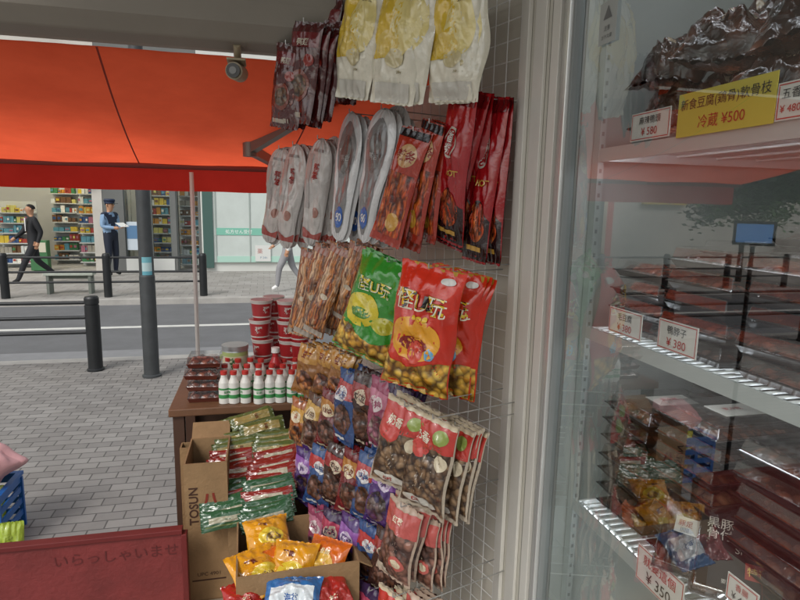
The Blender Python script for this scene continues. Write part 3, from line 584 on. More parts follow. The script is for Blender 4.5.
# ------------------------------------------------------------------ bags
def make_bag(name, w, h, t, design, style='pouch', seed=0):
    seal = .07 if style != 'round' else .02; fl = .15 if style == 'flat' else 1
    tw = .45*noise.noise(V((seed, 3.3, 1)))*fl; curl = .4*noise.noise(V((seed, 9.1, 4)))*fl
    def S(nx, ny, front=True, eps=0):
        nx = max(-1, min(1, nx)); ny = max(-1, min(1, ny))
        if style == 'round': wf = max(.02, 1-abs(ny)**5)**.5*(.86+.14*math.cos((ny-.45)*3.0))
        elif style == 'taper': wf = .86+.14*math.cos((ny+.1)*2.6) if ny < .3 else .86+.14*math.cos(1.04)-.12*(ny-.3)
        else: wf = 1
        sy = min(1, abs(ny)/(1-seal*1.2)); px = max(0, 1-abs(nx)**2.4)**.6; py = max(0, 1-sy**2.6)**.65
        n1 = noise.noise(V((nx*1.6+seed, ny*2.2, seed*.7))); n2 = noise.noise(V((nx*3.5+seed+ny*1.5, ny*5, seed)))
        n3 = 1-abs(noise.noise(V((nx*3+seed, ny*4+nx*3, seed*2))))*4; n4 = noise.noise(V((nx*10, ny*14+nx*6, seed)))
        d = t/2*px*py*(1+.6*n1)+py*px*t*(.14*n2+.07*max(-1, n3)+.04*n4)+.0007
        gz = math.exp(-((1-abs(ny))/.25)**2); d += t*.07*gz*px*math.sin(nx*15+seed)
        bend = .09*w*fl*noise.noise(V((seed+5, ny*1.1, nx*.5)))+curl*w*nx*nx*.5*(.5-.5*ny)
        x = nx*w/2*wf*(1-.08*py)+w*.03*noise.noise(V((seed, ny*1.8, 7)))
        z = -h/2+ny*h/2+(.0015*math.sin(nx*70) if abs(ny) > .999 and style != 'round' else 0)+.02*h*nx*noise.noise(V((seed, 1, ny)))
        y = bend-(d+eps) if front else bend+d*.85
        if abs(ny) > 1-seal: y += .002*math.sin(nx*14+seed)
        a = tw*(1-ny)*.5; ca, sa = math.cos(a), math.sin(a)
        return V((x*ca-y*sa, x*sa+y*ca, z))
    b = MB()
    b.sheet(lambda a, c: S(2*a-1, 2*c-1), 30, 42, design[0]); b.sheet(lambda a, c: S(1-2*a, 2*c-1, False), 12, 16, design[1])
    eps = .0009
    for s in design[2:]:
        k = s[0]; eps += .00035
        if k == 'e':
            _, cx, cy, rx, ry, mt = s; NR = 7; b.add([S(cx, cy, eps=eps)]+[S(cx+rx*r/NR*math.cos(2*math.pi*i/28), cy+ry*r/NR*math.sin(2*math.pi*i/28), eps=eps) for r in range(1, NR+1) for i in range(28)],
                [(0, 1+i, 1+(i+1) % 28) for i in range(28)]+[(1+r*28+i, 1+(r+1)*28+i, 1+(r+1)*28+(i+1) % 28, 1+r*28+(i+1) % 28) for r in range(NR-1) for i in range(28)], mt, True)
        elif k == 'r':
            _, x0, y0, x1, y1, mt = s; b.sheet(lambda a, c: S(x0+(x1-x0)*a, y0+(y1-y0)*c, eps=eps), max(2, int(abs(x1-x0)*15)), max(2, int(abs(y1-y0)*21)), mt)
        elif k == 'w':
            _, y0, y1, amp, ph, mt = s; b.sheet(lambda a, c: S(1.96*a-.98, y0+(y1+amp*math.sin(a*6+ph)-y0)*c, eps=eps), 30, 16, mt)
        elif k == 't':
            _, st, cx, cy, sz, mt = s[:6]; bo = s[6] if len(s) > 6 else .02; an = s[7] if len(s) > 7 else 0
            ca, sa = math.cos(an), math.sin(an)
            b.text(st, lambda x, y: S(cx+(x*ca-y*sa)*h/w, cy+x*sa+y*ca, eps=eps+.0006), sz, mt, bo)
    return b
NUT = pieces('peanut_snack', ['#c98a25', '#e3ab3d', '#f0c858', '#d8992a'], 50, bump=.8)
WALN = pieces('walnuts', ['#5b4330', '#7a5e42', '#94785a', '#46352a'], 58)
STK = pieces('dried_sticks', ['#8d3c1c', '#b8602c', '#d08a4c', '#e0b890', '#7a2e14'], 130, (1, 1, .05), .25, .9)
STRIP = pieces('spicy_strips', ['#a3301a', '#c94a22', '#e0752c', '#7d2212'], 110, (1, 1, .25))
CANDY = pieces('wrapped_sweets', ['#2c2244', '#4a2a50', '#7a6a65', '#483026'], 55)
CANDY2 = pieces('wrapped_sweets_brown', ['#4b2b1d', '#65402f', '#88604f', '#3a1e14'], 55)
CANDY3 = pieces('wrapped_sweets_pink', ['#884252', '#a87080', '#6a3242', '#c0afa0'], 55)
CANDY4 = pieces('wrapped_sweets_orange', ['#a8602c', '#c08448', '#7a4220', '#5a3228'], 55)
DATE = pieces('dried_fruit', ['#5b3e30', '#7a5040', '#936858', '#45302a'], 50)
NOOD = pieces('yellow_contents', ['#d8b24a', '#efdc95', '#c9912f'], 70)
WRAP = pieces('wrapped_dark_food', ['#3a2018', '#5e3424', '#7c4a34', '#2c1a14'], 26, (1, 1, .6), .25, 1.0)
f = film; W_ = f('#d8d6d0'); GO = f('#c9983a'); BK = f('#1d1516')
PALS = [(CANDY, '#4a2f6a', '#8a5aa0', '#c9bcd0', 'dark purple'), (CANDY2, '#6a1f24', '#a8702c', '#d0c0a0', 'dark red'), (CANDY3, '#984a64', '#c07a90', '#d8c8c8', 'pink'), (CANDY4, '#9a5626', '#c09038', '#d8ccb0', 'orange'), (CANDY2, '#2f4a7a', '#a83a3a', '#d0d0d0', 'blue'), (CANDY, '#3a2848', '#a8405a', '#b8a898', 'purple'), (CANDY2, '#5a3a28', '#b89040', '#d8c8a8', 'brown'), (CANDY2, '#3a2420', '#8a2a2a', '#c8b8a0', 'dark brown')]
PK_I = [0]
def D(kind):
    r = random.random()
    if kind == 'yellowwhite': return ('snack_bag', 'large cream and yellow plastic snack bag on hook', 'taper', .34, [f('#e6e0cc'), f('#d8d0b8'), ('r', -.9, -.35, .15, .98, f('#e2be40')), ('e', .3, .2, .55, .5, f('#ead890')), ('e', -.3, -.15, .5, .2, f('#e6c868')), ('r', -.75, -.97, .75, -.7, f('#d0ccc0')), ('e', .1, -.35, .35, .14, f('#d6c89c')), ('t', '原味', .35, .55, .1, f('#8a7a42')), ('t', '200g', .3, -.55, .05, f('#8a7a42'))])
    if kind == 'maroon': return ('snack_bag', 'dark maroon foil snack pack hanging from hook', 'pouch', .24, [f('#4e1a1a'), f('#3d1214'), ('r', -.95, .5, .95, .8, f('#6c2023')), ('e', 0, -.25, .65, .32, f('#7a3a2c')), ('e', 0, -.25, .5, .22, WALN), ('t', '鸭翅', 0, .6, .15, f('#c9beac')), ('r', -.7, -.88, .3, -.78, f('#a99f90')), ('e', .5, .25, .3, .12, f('#8f2a22'))])
    if kind == 'grey': return ('snack_bag', 'pale grey foil pouch with red print on hook', 'round', .26, [f('#c4c0bc'), f('#a7a39f'), ('e', .2, -.45, .55, .35, f('#cec9c4')), ('r', -.8, -.3, -.35, .7, f('#b0aca8')), ('w', -.85, -.72, .05, 1, f('#a3453b')), ('t', '鸭\n掌', .1, .4, .3, f('#9c2a24')), ('e', .3, -.35, .3, .1, f('#a8786a')), ('r', -.5, .75, .5, .8, f('#8d8986'))])
    if kind == 'sole': return ('snack_bag', 'grey rounded pouch with white rim and blue emblem', 'round', .2, [f('#d8d8d8'), f('#b0aeac'), ('e', 0, .38, .7, .48, f('#858382')), ('e', 0, -.42, .62, .46, f('#858382')), ('r', -.5, -.3, .5, .3, f('#858382')), ('e', 0, .35, .42, .3, f('#6a6562')), ('e', .05, -.62, .45, .17, f('#2f5fae')), ('t', '80', .05, -.62, .13, f('#e8e8e8')), ('t', '鸭舌', 0, .3, .1, f('#a5a3a0'))])
    if kind == 'strips': return ('snack_bag', 'orange red spicy strip snack pack on hook', 'pouch', .26, [f('#a8331f'), f('#8f2418'), ('r', -.85, -.85, .85, .25, STRIP), ('e', .1, .55, .6, .2, f('#c8a070')), ('t', '辣条', .1, .55, .2, f('#8d1915')), ('e', .2, -.6, .4, .16, f('#d09a3c')), ('r', -.95, .85, .95, .98, BK)])
    if kind == 'redtall': return ('snack_bag', 'glossy tall red snack bag hanging from hook', 'pouch', .34, [f('#a3161c'), f('#7d1015'), ('w', -.97, -.35, .12, r*6, f('#2a1113')), ('e', .1, -.5, .7, .25, STRIP), ('e', -.1, .35, .5, .2, f('#c9bfb2')), ('e', -.1, .35, .44, .17, f('#a91b1f')), ('t', '香\n辣', -.1, .35, .3, f('#e0dcd4')), ('t', 'HOT', .3, -.02, .08, GO), ('r', -.6, -.86, .6, -.8, f('#c99a41')), ('r', -.97, .82, .97, .97, f('#6d0d12'))])
    if kind == 'redsnack': return ('snack_bag', 'red and yellow puffed corn snack bag hanging from hook', 'pouch', .40, [f('#d8321c'), f('#c9a23a'), ('w', -.98, -.5, .08, 2.5, NUT), ('e', -.1, -.12, .8, .34, f('#f0a822')), ('e', .45, -.3, .14, .1, f('#7fc0e8')), ('e', -.1, -.2, .45, .12, f('#8d1512')), ('e', .0, -.32, .24, .18, f('#d84a34')), ('t', '怪U玩', 0, .46, .31, BK, .07), ('t', '怪U玩', 0, .46, .31, f('#f4cc28'), .04), ('t', '怪U玩', 0, .46, .31, f('#f8f0d8'), -.005), ('t', '●●●', .05, .22, .08, f('#f4cc28')), ('e', .62, .85, .2, .05, W_)])
    if kind == 'greensnack': return ('snack_bag', 'green and yellow puffed snack bag hanging from hook', 'pouch', .34, [f('#3a9830'), f('#2f7a2a'), ('w', -.98, -.5, .1, 1, NUT), ('e', -.35, -.05, .6, .32, f('#e0cc2e')), ('e', -.35, -.1, .35, .1, f('#4f8d2a')), ('e', .45, -.2, .35, .16, f('#c9c23a')), ('t', '怪U玩', -.1, .46, .27, f('#174d1c'), .07), ('t', '怪U玩', -.1, .46, .27, f('#f0d82c'), .04), ('t', '怪U玩', -.1, .46, .27, f('#f8f4d8'), -.005), ('e', .6, .85, .2, .05, W_)])
    if kind == 'sticks': return ('snack_bag', 'clear pack of dried orange red sticks on hook', 'pouch', .3, [STK, STK, ('r', -.97, .82, .97, .97, f('#a07060')), ('r', -.9, -.97, .9, -.85, f('#b0a598')), ('e', .1, -.1, .4, .06, f('#d0c0a8'))])
    if kind in ('candy', 'candyred'):
        PK_I[0] += 1; pal = PALS[(PK_I[0]*3+(1 if r > .6 else 0)) % len(PALS)]
        tx = random.choice(['话梅', '山楂', '陈皮', '梅'])
        return ('snack_bag', 'small glossy %s sweets pouch hanging from hook' % pal[4], 'pouch', .36, [f(pal[1]), f(pal[1]), ('e', .1-.2*r, -.3, .72, .42, pal[0]), ('r', -.9, .3, .9, .72, f(pal[2])), ('e', -.2+.4*r, .4, .5, .2, f(pal[3])), ('t', tx, -.2+.4*r, .4, .2, f(pal[1])), ('r', -.7, -.88, .4, -.8, f(pal[3]))])
    if kind == 'brownyellow': return ('snack_bag', 'small brown and yellow snack pack on hook', 'pouch', .34, [f('#8a5a28'), CANDY2, ('r', -.97, .35, .97, .97, f('#b08038')), ('t', '豆干', 0, .65, .25, f('#6c1f16')), ('e', 0, -.35, .7, .4, CANDY4)])
    if kind == 'nuts': return ('snack_bag', 'clear walnut pack with red printed header on hook', 'pouch', .34, [f('#b7a996'), f('#958a78'), ('r', -.93, -.9, .93, .5, WALN), ('w', .4, .9, .0, 0, f('#b8382f')), ('e', -.45, .4, .5, .25, f('#c2443c')), ('e', .6, .2, .28, .16, f('#d3c6aa')), ('e', -.1, -.75, .75, .1, f('#c3bfb4')), ('t', '奶香', -.3, .6, .2, f('#e0d6c0'), .02), ('t', '核桃', -.25, -.75, .1, f('#a8241f')), ('e', .5, .7, .3, .14, f('#8a9a4a')), ('r', -.97, .9, .97, .98, f('#c3b498'))])
    if kind == 'clearred': return ('snack_bag', 'clear pack of brown dried fruit with red print', 'pouch', .3, [f('#b09a88'), CANDY2, ('r', -.93, -.93, .93, .3, DATE), ('w', .3, .85, .05, 2, f('#b0504a')), ('t', '红枣', -.1, .58, .16, f('#dccfb8'), .02), ('e', .35, -.4, .45, .18, f('#b85a50')), ('e', .35, -.4, .3, .1, f('#c9bb9e')), ('r', -.9, -.93, -.2, -.7, f('#c9bca8'))])
HK = M('#b4b4b0', .35, .6, name='hook_wire')
GRP = 'snack packs hanging on the wire grid'
def hang(kind, u, v, wpx, hpx, d, phi=45, rl=0, n=2, tilt=0, st=.022, hook=True):
    P = at(u, v, d); r = ray(u, v); pv = math.atan2(r.x, r.y); ph = math.radians(phi)
    h = hpx*d/FPX; w = wpx*d/FPX/max(.5, math.cos(ph-pv))
    nm, lb, sty, tf, des = D(kind); b = make_bag(nm, w, h, w*tf, des, sty, seed=random.random()*40)
    ob = b.build(nm, lb, 'snack bag', GRP)
    for k in range(n):
        o_ = ob if k == 0 else dup(ob)
        jit = random.uniform(-10, 10) if k else random.uniform(-6, 6)
        mw = Matrix.Translation(P-nrm*(st*k)+V((0, 0, random.uniform(-.006, .006)*k))) @ Matrix.Rotation(-ph+math.radians(jit), 4, 'Z') @ Matrix.Rotation(math.radians(tilt+random.uniform(-4, 4)), 4, 'X') @ Matrix.Rotation(math.radians(rl+jit*.4), 4, 'Y')
        o_.matrix_world = mw
    if hook:
        s = (A-P).dot(-nrm); hk = MB(); z0 = -.004
        q0 = V((0, 0, z0))+nrm*.015; q1 = V((0, 0, z0))-nrm*max(.01, s)
        hk.tube([q0+V((0, 0, .012)), q0, q1], .0016, HK, n=8)
        hk.build('display_hook', 'long grey wire hook fixed to the grid panel', 'hook', 'wire hooks on the grid panel', loc=P)
    return ob
# top row
hang('maroon', 352, -30, 34, 96, 1.56, 50, 6, 4, st=.025)
hang('maroon', 328, 0, 32, 92, 1.54, 45, 8, 4, st=.025)
hang('maroon', 309, 22, 32, 98, 1.50, 42, 10, 4, st=.02)
hang('maroon', 291, 44, 30, 82, 1.53, 38, 14, 3)
hang('yellowwhite', 370, -28, 50, 122, 1.45, 42, 9, 3)
hang('yellowwhite', 413, -32, 54, 132, 1.40, 46, 6, 2)
hang('yellowwhite', 461, -30, 58, 126, 1.35, 46, 6, 2)
# second row
hang('grey', 283, 148, 26, 100, 2.0, 42, 12, 3)
hang('grey', 297, 144, 27, 106, 1.93, 45, 9, 3)
hang('grey', 322, 138, 28, 110, 1.84, 48, 8, 4)
hang('sole', 354, 112, 30, 130, 1.68, 50, 9, 3)
hang('sole', 386, 108, 36, 138, 1.60, 52, 10, 4)
hang('strips', 418, 130, 30, 120, 1.52, 58, 16, 3)
hang('strips', 434, 122, 24, 124, 1.50, 66, 14, 2)
hang('redtall', 464, 90, 32, 158, 1.42, 70, 14, 2, st=.03)
hang('redtall', 498, 98, 26, 166, 1.44, 72, 5, 2, st=.02)
hang('redtall', 481, 94, 26, 160, 1.46, 76, 10, 3, st=.02)
# third row
hang('sticks', 312, 250, 21, 92, 1.90, 42, 10, 3)
hang('sticks', 326, 246, 21, 102, 1.82, 44, 16, 3)
hang('sticks', 342, 246, 21, 100, 1.76, 46, 18, 3)
hang('sticks', 360, 244, 21, 86, 1.72, 46, 18, 3)
hang('greensnack', 392, 260, 66, 108, 1.58, 42, 17, 2)
hang('redsnack', 458, 270, 56, 130, 1.48, 54, 8, 3, st=.016)
hang('redsnack', 434, 266, 68, 134, 1.39, 46, 9, 1)
# fourth row
hang('brownyellow', 312, 346, 23, 52, 1.86, 48, 8, 3)
hang('brownyellow', 328, 348, 24, 54, 1.79, 50, 8, 3)
hang('brownyellow', 344, 352, 24, 54, 1.72, 50, 8, 2)
hang('candyred', 304, 400, 22, 58, 1.90, 48, 8, 3)
hang('candy', 319, 396, 24, 62, 1.80, 50, 12, 3)
hang('candyred', 335, 392, 25, 64, 1.73, 50, 10, 3)
hang('candyred', 352, 372, 27, 76, 1.67, 52, 9, 4)
hang('candy', 368, 374, 27, 80, 1.62, 54, 10, 3)
hang('candyred', 385, 380, 27, 82, 1.56, 56, 9, 4)
hang('candy', 401, 386, 26, 82, 1.51, 58, 9, 3)
hang('candy', 309, 450, 22, 60, 1.82, 48, 8, 3)
hang('candyred', 325, 448, 24, 64, 1.76, 50, 8, 3)
hang('candyred', 341, 446, 25, 66, 1.70, 50, 8, 3)
hang('candy', 357, 452, 26, 70, 1.64, 52, 8, 3)
hang('candy', 373, 456, 27, 72, 1.59, 54, 8, 3)
hang('candyred', 390, 462, 27, 74, 1.54, 56, 8, 3)
hang('nuts', 410, 404, 46, 98, 1.42, 52, 10, 3)
hang('nuts', 438, 416, 48, 108, 1.38, 52, 10, 1)
hang('nuts', 460, 424, 32, 104, 1.41, 62, 7, 4, st=.013)
# fifth row
hang('candy', 320, 510, 24, 62, 1.75, 50, 8, 3)
hang('candyred', 337, 512, 25, 66, 1.69, 50, 8, 3)
hang('candyred', 354, 518, 26, 70, 1.63, 52, 8, 3)
hang('candy', 372, 524, 27, 72, 1.58, 54, 8, 3)
hang('candyred', 390, 532, 27, 74, 1.53, 56, 8, 3)
hang('clearred', 406, 504, 36, 86, 1.46, 54, 9, 4)
hang('clearred', 428, 514, 28, 78, 1.48, 60, 6, 4, st=.014)
hang('candyred', 350, 582, 28, 70, 1.62, 50, 6, 3)
hang('candy', 374, 588, 28, 70, 1.57, 52, 6, 3)
hang('nuts', 398, 594, 38, 90, 1.5, 54, 6, 3)
hang('clearred', 425, 600, 34, 80, 1.46, 56, 6, 3)
# bulky wrapped goods on the top fridge shelf
rw = random.Random(9)
for xx in (.78, .98):
    for i in range(7):
        yy = 1.0-i*.135+(xx-.78)*.15
        for lay in range(3 if (i > 1 or xx > .9) else 2):
            w_, h_ = rw.uniform(.14, .17), rw.uniform(.13, .15)
            bb = make_bag('wrapped_food_pack', w_, h_, .085, [WRAP, WRAP, ('r', -.5, -.3, .3, .35, f('#4a2a20')), ('e', .1, .1, .35, .25, f('#b8a890')), ('t', rw.choice(['鴨頭', '鴨翅', '猪蹄']), .1, .1, .16, f('#7a2a22'))], 'pouch', rw.random()*40)
            ob = bb.build('wrapped_food_pack', 'bulky clear-wrapped pack of dark brown food in the fridge', 'food pack', 'wrapped food packs on the upper fridge shelf')
            ob.matrix_world = Matrix.Translation((xx+rw.uniform(-.015, .015), yy+rw.uniform(-.01, .01), SZ[0]+.075+lay*.085)) @ Matrix.Rotation(math.radians(-70+rw.uniform(-14, 14)), 4, 'Z') @ Matrix.Rotation(math.radians(-62+rw.uniform(-8, 8)), 4, 'X') @ Matrix.Translation((0, 0, h_/2))
# ------------------------------------------------------------------ table and boxes
TZ = 1.2; TW = M('#6b4a33', .5, var=.2, vs=5, bump=.1); a0 = onz(168, 410, TZ); a1 = onz(172, 379, TZ)
ty0, ty1 = a0.y, a1.y; tx0 = a0.x; tx1 = .36
te = empty('wooden_table', ((tx0+tx1)/2, (ty0+ty1)/2, 0), label='brown wooden table carrying bottles, cups and trays', cat='table'); o = te.location
b = MB(); b.b2(V((tx0, ty0, TZ-.028))-o, V((tx1, ty1+.03, TZ))-o, TW); b.build('table_top', parent=te, bevel=.004)
b = MB(); b.b2(V((tx0+.02, ty1-.0, .3))-o, V((tx1-.02, ty1+.01, TZ-.03))-o, M('#4a3426', .6, var=.15)); b.build('back_panel', parent=te)
for x in (tx0+.03, tx1-.03):
    for y in (ty0+.03, ty1-.03):
        b = MB(); b.b2(V((x-.018, y-.018, 0))-o, V((x+.018, y+.018, TZ-.029))-o, M('#4a3225', .55, var=.15)); b.build('leg', parent=te)
e = empty('display_bench', (-.05, 1.8, 0), label='low wooden bench carrying open cardboard boxes', cat='bench')
b = MB(); b.b2((-.33, -.42, .64), (.42, .16, .67), M('#a39a8c', .6, var=.12)); b.build('bench_top', parent=e)
for x in (-.29, .38):
    for y in (-.38, .12):
        b = MB(); b.b2((x-.02, y-.02, 0), (x+.02, y+.02, .638), M('#5c4a3a', .6)); b.build('leg', parent=e)
def carton(x0, y0, z0, w, d, h, ang, label, flaps=(1, 1, 1, 1), txt=None, fs=.42):
    t = .005; b = MB()
    b.b2((0, 0, 0), (w, d, t), CARD_IN); b.b2((0, 0, t), (w, t, h), CARD); b.b2((0, d-t, t), (w, d, h), CARD); b.b2((0, t, t), (t, d-t, h), CARD); b.b2((w-t, t, t), (w, d-t, h), CARD)
    if txt: txt(b, w, d, h)
    ob = b.build('cardboard_box', label, 'cardboard box', loc=(x0, y0, z0), rot=(0, 0, ang))
    fl = min(w, d)*fs
    for i, a in enumerate(flaps):
        if not a: continue
        fbm = MB(); ln = w if i < 2 else d; fbm.b2((0, 0, 0), (ln-.004, fl, .004), CARD)
        lc = [((.002, 0, h), (math.radians(180+a), 0, 0)), ((w-.002, d, h), (math.radians(180+a), 0, math.pi)), ((0, d-.002, h), (math.radians(180+a), 0, -math.pi/2)), ((w, .002, h), (math.radians(180+a), 0, math.pi/2))][i]
        fbm.build('flap', parent=ob, loc=lc[0], rot=lc[1])
    return ob
INK2 = M('#3f2416', .8); INK3 = M('#7c2a1c', .8)
def t1(b, w, d, h):
    b.text('TOSUN', lambda x, y: V((w*.2-y, -.0012, h*.70+x)), .027, INK2, .02)
    b.text('八\n東', lambda x, y: V((w*.60+x, -.0012, h*.66+y)), .115, INK3, .02)
    b.text('UPC 4901', lambda x, y: V((w*.5+x, -.0012, h*.2+y)), .012, INK2)
    b.b2((w*.1, -.0008, h*.15), (w*.9, -.0003, h*.16), INK2)
zt_ = at(184, 462, 1.74).z
carton(at(184, 460, 1.74).x, 1.72, .67, .125, .2, zt_-.67, 0, 'tall narrow open cardboard box with printed characters', (0, -35, 0, 0), t1, .5)
c2 = at(184, 450, 1.98)
carton(c2.x-.005, 1.925, .67, .17, .05, .42, 0, 'brown cardboard box standing against the table leg', (0, 0, 0, 0))
c3 = at(228, 520, 1.78)
carton(c3.x, 1.70, .67, .33, .25, c3.z-.67, 0, 'open cardboard box heaped with red and green packs', (0, 0, 0, 0))
carton(at(236, 560, 1.5).x, 1.39, .67, .32, .27, at(240, 578, 1.47).z-.67, .03, 'open cardboard box holding yellow snack bags', (0, 0, 0, 30))
def flatpack(grp, des, P, w, h, th, yawd, pitchd, rolld=0, label='', style='pouch'):
    b = make_bag('snack_bag', w, h, th, des, style, random.random()*30); ob = b.build('snack_bag', label, 'snack bag', grp)
    ob.matrix_world = Matrix.Translation(P) @ Matrix.Rotation(math.radians(yawd), 4, 'Z') @ Matrix.Rotation(math.radians(pitchd), 4, 'X') @ Matrix.Rotation(math.radians(rolld), 4, 'Y') @ Matrix.Translation((0, 0, h/2)); return ob
GR = [f('#2f5536'), f('#27452b'), ('r', -.3, -.7, .3, .7, f('#a5a088')), ('t', '麻花 麻花', 0, 0, .05, f('#2f5f3a'), .02, math.pi/2), ('r', .5, -.85, .65, .85, f('#6a7a4a'))]
RG = [f('#862a22'), f('#701a16'), ('r', -.5, -.6, .3, .6, f('#b0a690')), ('t', '辣味', -.1, 0, .07, f('#952a22'), .02, math.pi/2), ('e', .6, -.4, .25, .3, f('#b0752c'))]
GG = [f('#566032'), f('#444e28'), ('r', -.5, -.8, .5, .8, f('#988752')), ('t', '香酥', 0, .2, .14, f('#6a3a1c'), .02)]
rr = random.Random(5)
for row in range(14):
    k = row/13
    for colm in range(2):
        P = at(226+14*k+colm*40+rr.uniform(-2, 2), 518-80*k+rr.uniform(-1.5, 1.5), 1.74+.21*k)
        des, lb = (GR, 'long green striped snack pack lying in a box') if row in (0, 1, 2, 4, 5) else ((RG, 'red and white snack pack lying in a box') if row in (3, 6, 7, 8, 9, 10) else (GG, 'olive and gold snack pack lying in a box'))
        flatpack('packs heaped in a cardboard box', des, P+V((rr.uniform(-.006, .006), 0, 0)), .06, .155, .012, rr.uniform(-5, 5), -28+rr.uniform(-4, 4), 90+rr.uniform(-4, 4)-6, lb, 'flat')
for u, v, d in ((232, 424, 2.0), (252, 418, 2.0), (262, 428, 1.97)):
    flatpack('packs heaped in a cardboard box', GG, at(u, v, d), .06, .15, .02, rr.uniform(-12, 12), -40, 72+rr.uniform(-8, 8), 'olive and gold snack pack lying in a box')
YB = [f('#d6951f'), f('#c8871a'), ('e', .1, -.1, .6, .4, f('#e0c23c')), ('e', .2, -.2, .35, .25, NOOD), ('t', '蟹黄', -.2, .5, .2, f('#6b2413'), .03), ('r', -.95, -.9, .95, -.7, f('#3a2a1c'))]
OB = [f('#cc641c'), f('#c25a18'), ('e', 0, 0, .6, .5, f('#dfb24a')), ('t', '蛋黄', 0, .5, .2, f('#f0e0b0'), .02), ('e', 0, -.4, .5, .2, NUT)]
BB = [f('#2f66a0'), f('#265a90'), ('r', -.8, -.5, .8, .5, f('#cfd6da')), ('t', '海苔', 0, 0, .3, f('#2f5fa0'), .02)]
RB = [f('#a3261f'), f('#8a1c17'), ('t', '辣', 0, 0, .35, f('#e0d0b0'), .03)]
for u, v, d, w, h, yw, pt_, des, lb in ((268, 528, 1.66, .13, .13, 10, -60, YB, 'yellow snack bag lying in an open box'), (258, 568, 1.54, .14, .16, 25, -50, YB, 'yellow snack bag with cream print in a box'), (290, 562, 1.56, .13, .16, -25, -50, YB, 'yellow snack bag with cream print in a box'),
    (322, 558, 1.58, .13, .16, -40, -45, OB, 'orange snack bag lying in an open box'), (292, 592, 1.46, .15, .12, -12, -60, BB, 'blue and white pack lying in an open box'), (246, 594, 1.48, .11, .12, 15, -65, RB, 'red pack lying in an open box'), (332, 592, 1.5, .12, .14, 20, -50, RB, 'red pack lying in an open box'), (290, 546, 1.62, .11, .13, 60, -65, OB, 'orange snack bag lying in an open box')):
    flatpack('bags in a cardboard box', des, at(u, v+10, d), w, h, w*.34, yw, pt_, 0, lb)
# ------------------------------------------------------------------ things on the table
GL = M('#d9d8d2', .25, coat=.5); GRN = M('#3f8a4f', .4); RC = M('#b8322c', .4)
def bottle():
    b = MB(); r = .019
    b.lathe([(0, 0), (r, .001), (r, .02), (r*1.015, .022, GRN), (r*1.015, .034, GRN), (r*1.0, .035, GL), (r*1.0, .05, GL), (r*1.01, .051, GRN), (r*1.01, .057, GRN), (r, .058, GL), (r*.96, .075, GL), (r*.6, .092, GL), (r*.52, .102, GL), (r*.62, .103, RC), (r*.62, .116, RC), (0, .117, RC)], GL, n=24)
    b.text('豆奶', lambda x, y: V((math.sin(x/r-.2)*r*1.04, -math.cos(x/r-.2)*r*1.04, .0425+y)), .010, GRN, .02)
    return b.build('milk_bottle', 'small white bottle with green label and red cap', 'bottle', 'bottles lined up on the wooden table')
bt = bottle(); first = True
for row, vb in enumerate((402, 395, 388)):
    for i in range(8):
        q = onz(224+i*11.5+row*2+random.uniform(-1.5, 1.5), vb+random.uniform(-1, 1), TZ)
        c = bt if first else dup(bt); first = False
        c.location = (q.x, q.y, TZ+.0005); c.rotation_euler = (0, 0, random.uniform(-.9, .9))
q = onz(236, 384, TZ); b = MB(); JL = M('#9fb070', .4); SIL = M('#b9bcbc', .3, .8)
b.lathe([(0, 0), (.046, .002), (.048, .01), (.048, .02, JL), (.0485, .08, M('#4f7a3c', .4)), (.0485, .12, M('#c8c4a8', .4)), (.048, .135, JL), (.047, .14, SIL), (.05, .141, SIL), (.05, .158, SIL), (0, .159, SIL)], JL, n=32)
b.text('茶', lambda x, y: V((math.sin(x/.0485)*.0495, -math.cos(x/.0485)*.0495, .095+y)), .04, M('#3a5a2c', .5), .02)
b.build('tin_can', 'green printed can with silver lid on the table', 'can', loc=(q.x, q.y-.0, TZ+.001))
tt = tray(.115, .1, .04, FM[1], '#5a2a20', 'small clear tray of reddish brown food on the table'); q = onz(206, 398, TZ)
tt.location = (q.x, q.y, TZ+.001); tt['group'] = 'small trays stacked on the table'
for k in range(1, 4):
    dup(tt, loc=(q.x+random.uniform(-.006, .006), q.y+random.uniform(-.006, .006), TZ+.001+k*.0415), rot=(0, 0, random.uniform(-.15, .15)))
def cup():
    b = MB(); R_ = M('#a3262a', .35, coat=.3); Wc = M('#ccc8c2', .4)
    b.lathe([(0, 0), (.033, 0), (.034, .008), (.036, .009, Wc), (.0365, .014, Wc), (.041, .064, R_), (.0425, .07, Wc), (.044, .074, Wc), (.045, .077, Wc), (.043, .0785, Wc), (.04, .0785, R_), (0, .0785, R_)], R_, n=28)
    b.text('粥', lambda x, y: V((math.sin(x/.039)*.0405, -math.cos(x/.039)*.0405, .041+y)), .026, Wc, .02)
    return b.build('food_cup', 'red printed instant food cup with pale rim', 'cup', 'red cups stacked on the table')
cp = cup(); first = True
for u, vb, n in ((262, 376, 4), (289, 377, 4), (276, 370, 4), (301, 379, 3)):
    q = onz(u, vb, TZ)
    for k in range(n):
        c = cp if first else dup(cp); first = False
        c.location = (q.x+random.uniform(-.005, .005), q.y+random.uniform(-.004, .004), TZ+.001+k*.0795); c.rotation_euler = (0, 0, random.uniform(-.9, .9))
b = MB(); Wt = M('#dcdcd8', .4); RS = M('#a8262a', .3)
b.lathe([(0, 0), (.024, 0), (.026, .01), (.026, .05), (.0262, .09, M('#c8c0b0', .4)), (.026, .1, RS), (.012, .13, RS), (.011, .145, RS), (.015, .146, Wt), (.015, .165, Wt), (0, .166, Wt)], RS, n=24)
q = onz(276, 390, TZ); b.build('sauce_bottle', 'red sauce bottle with white cap on the table', 'bottle', loc=(q.x, q.y, TZ+.001))
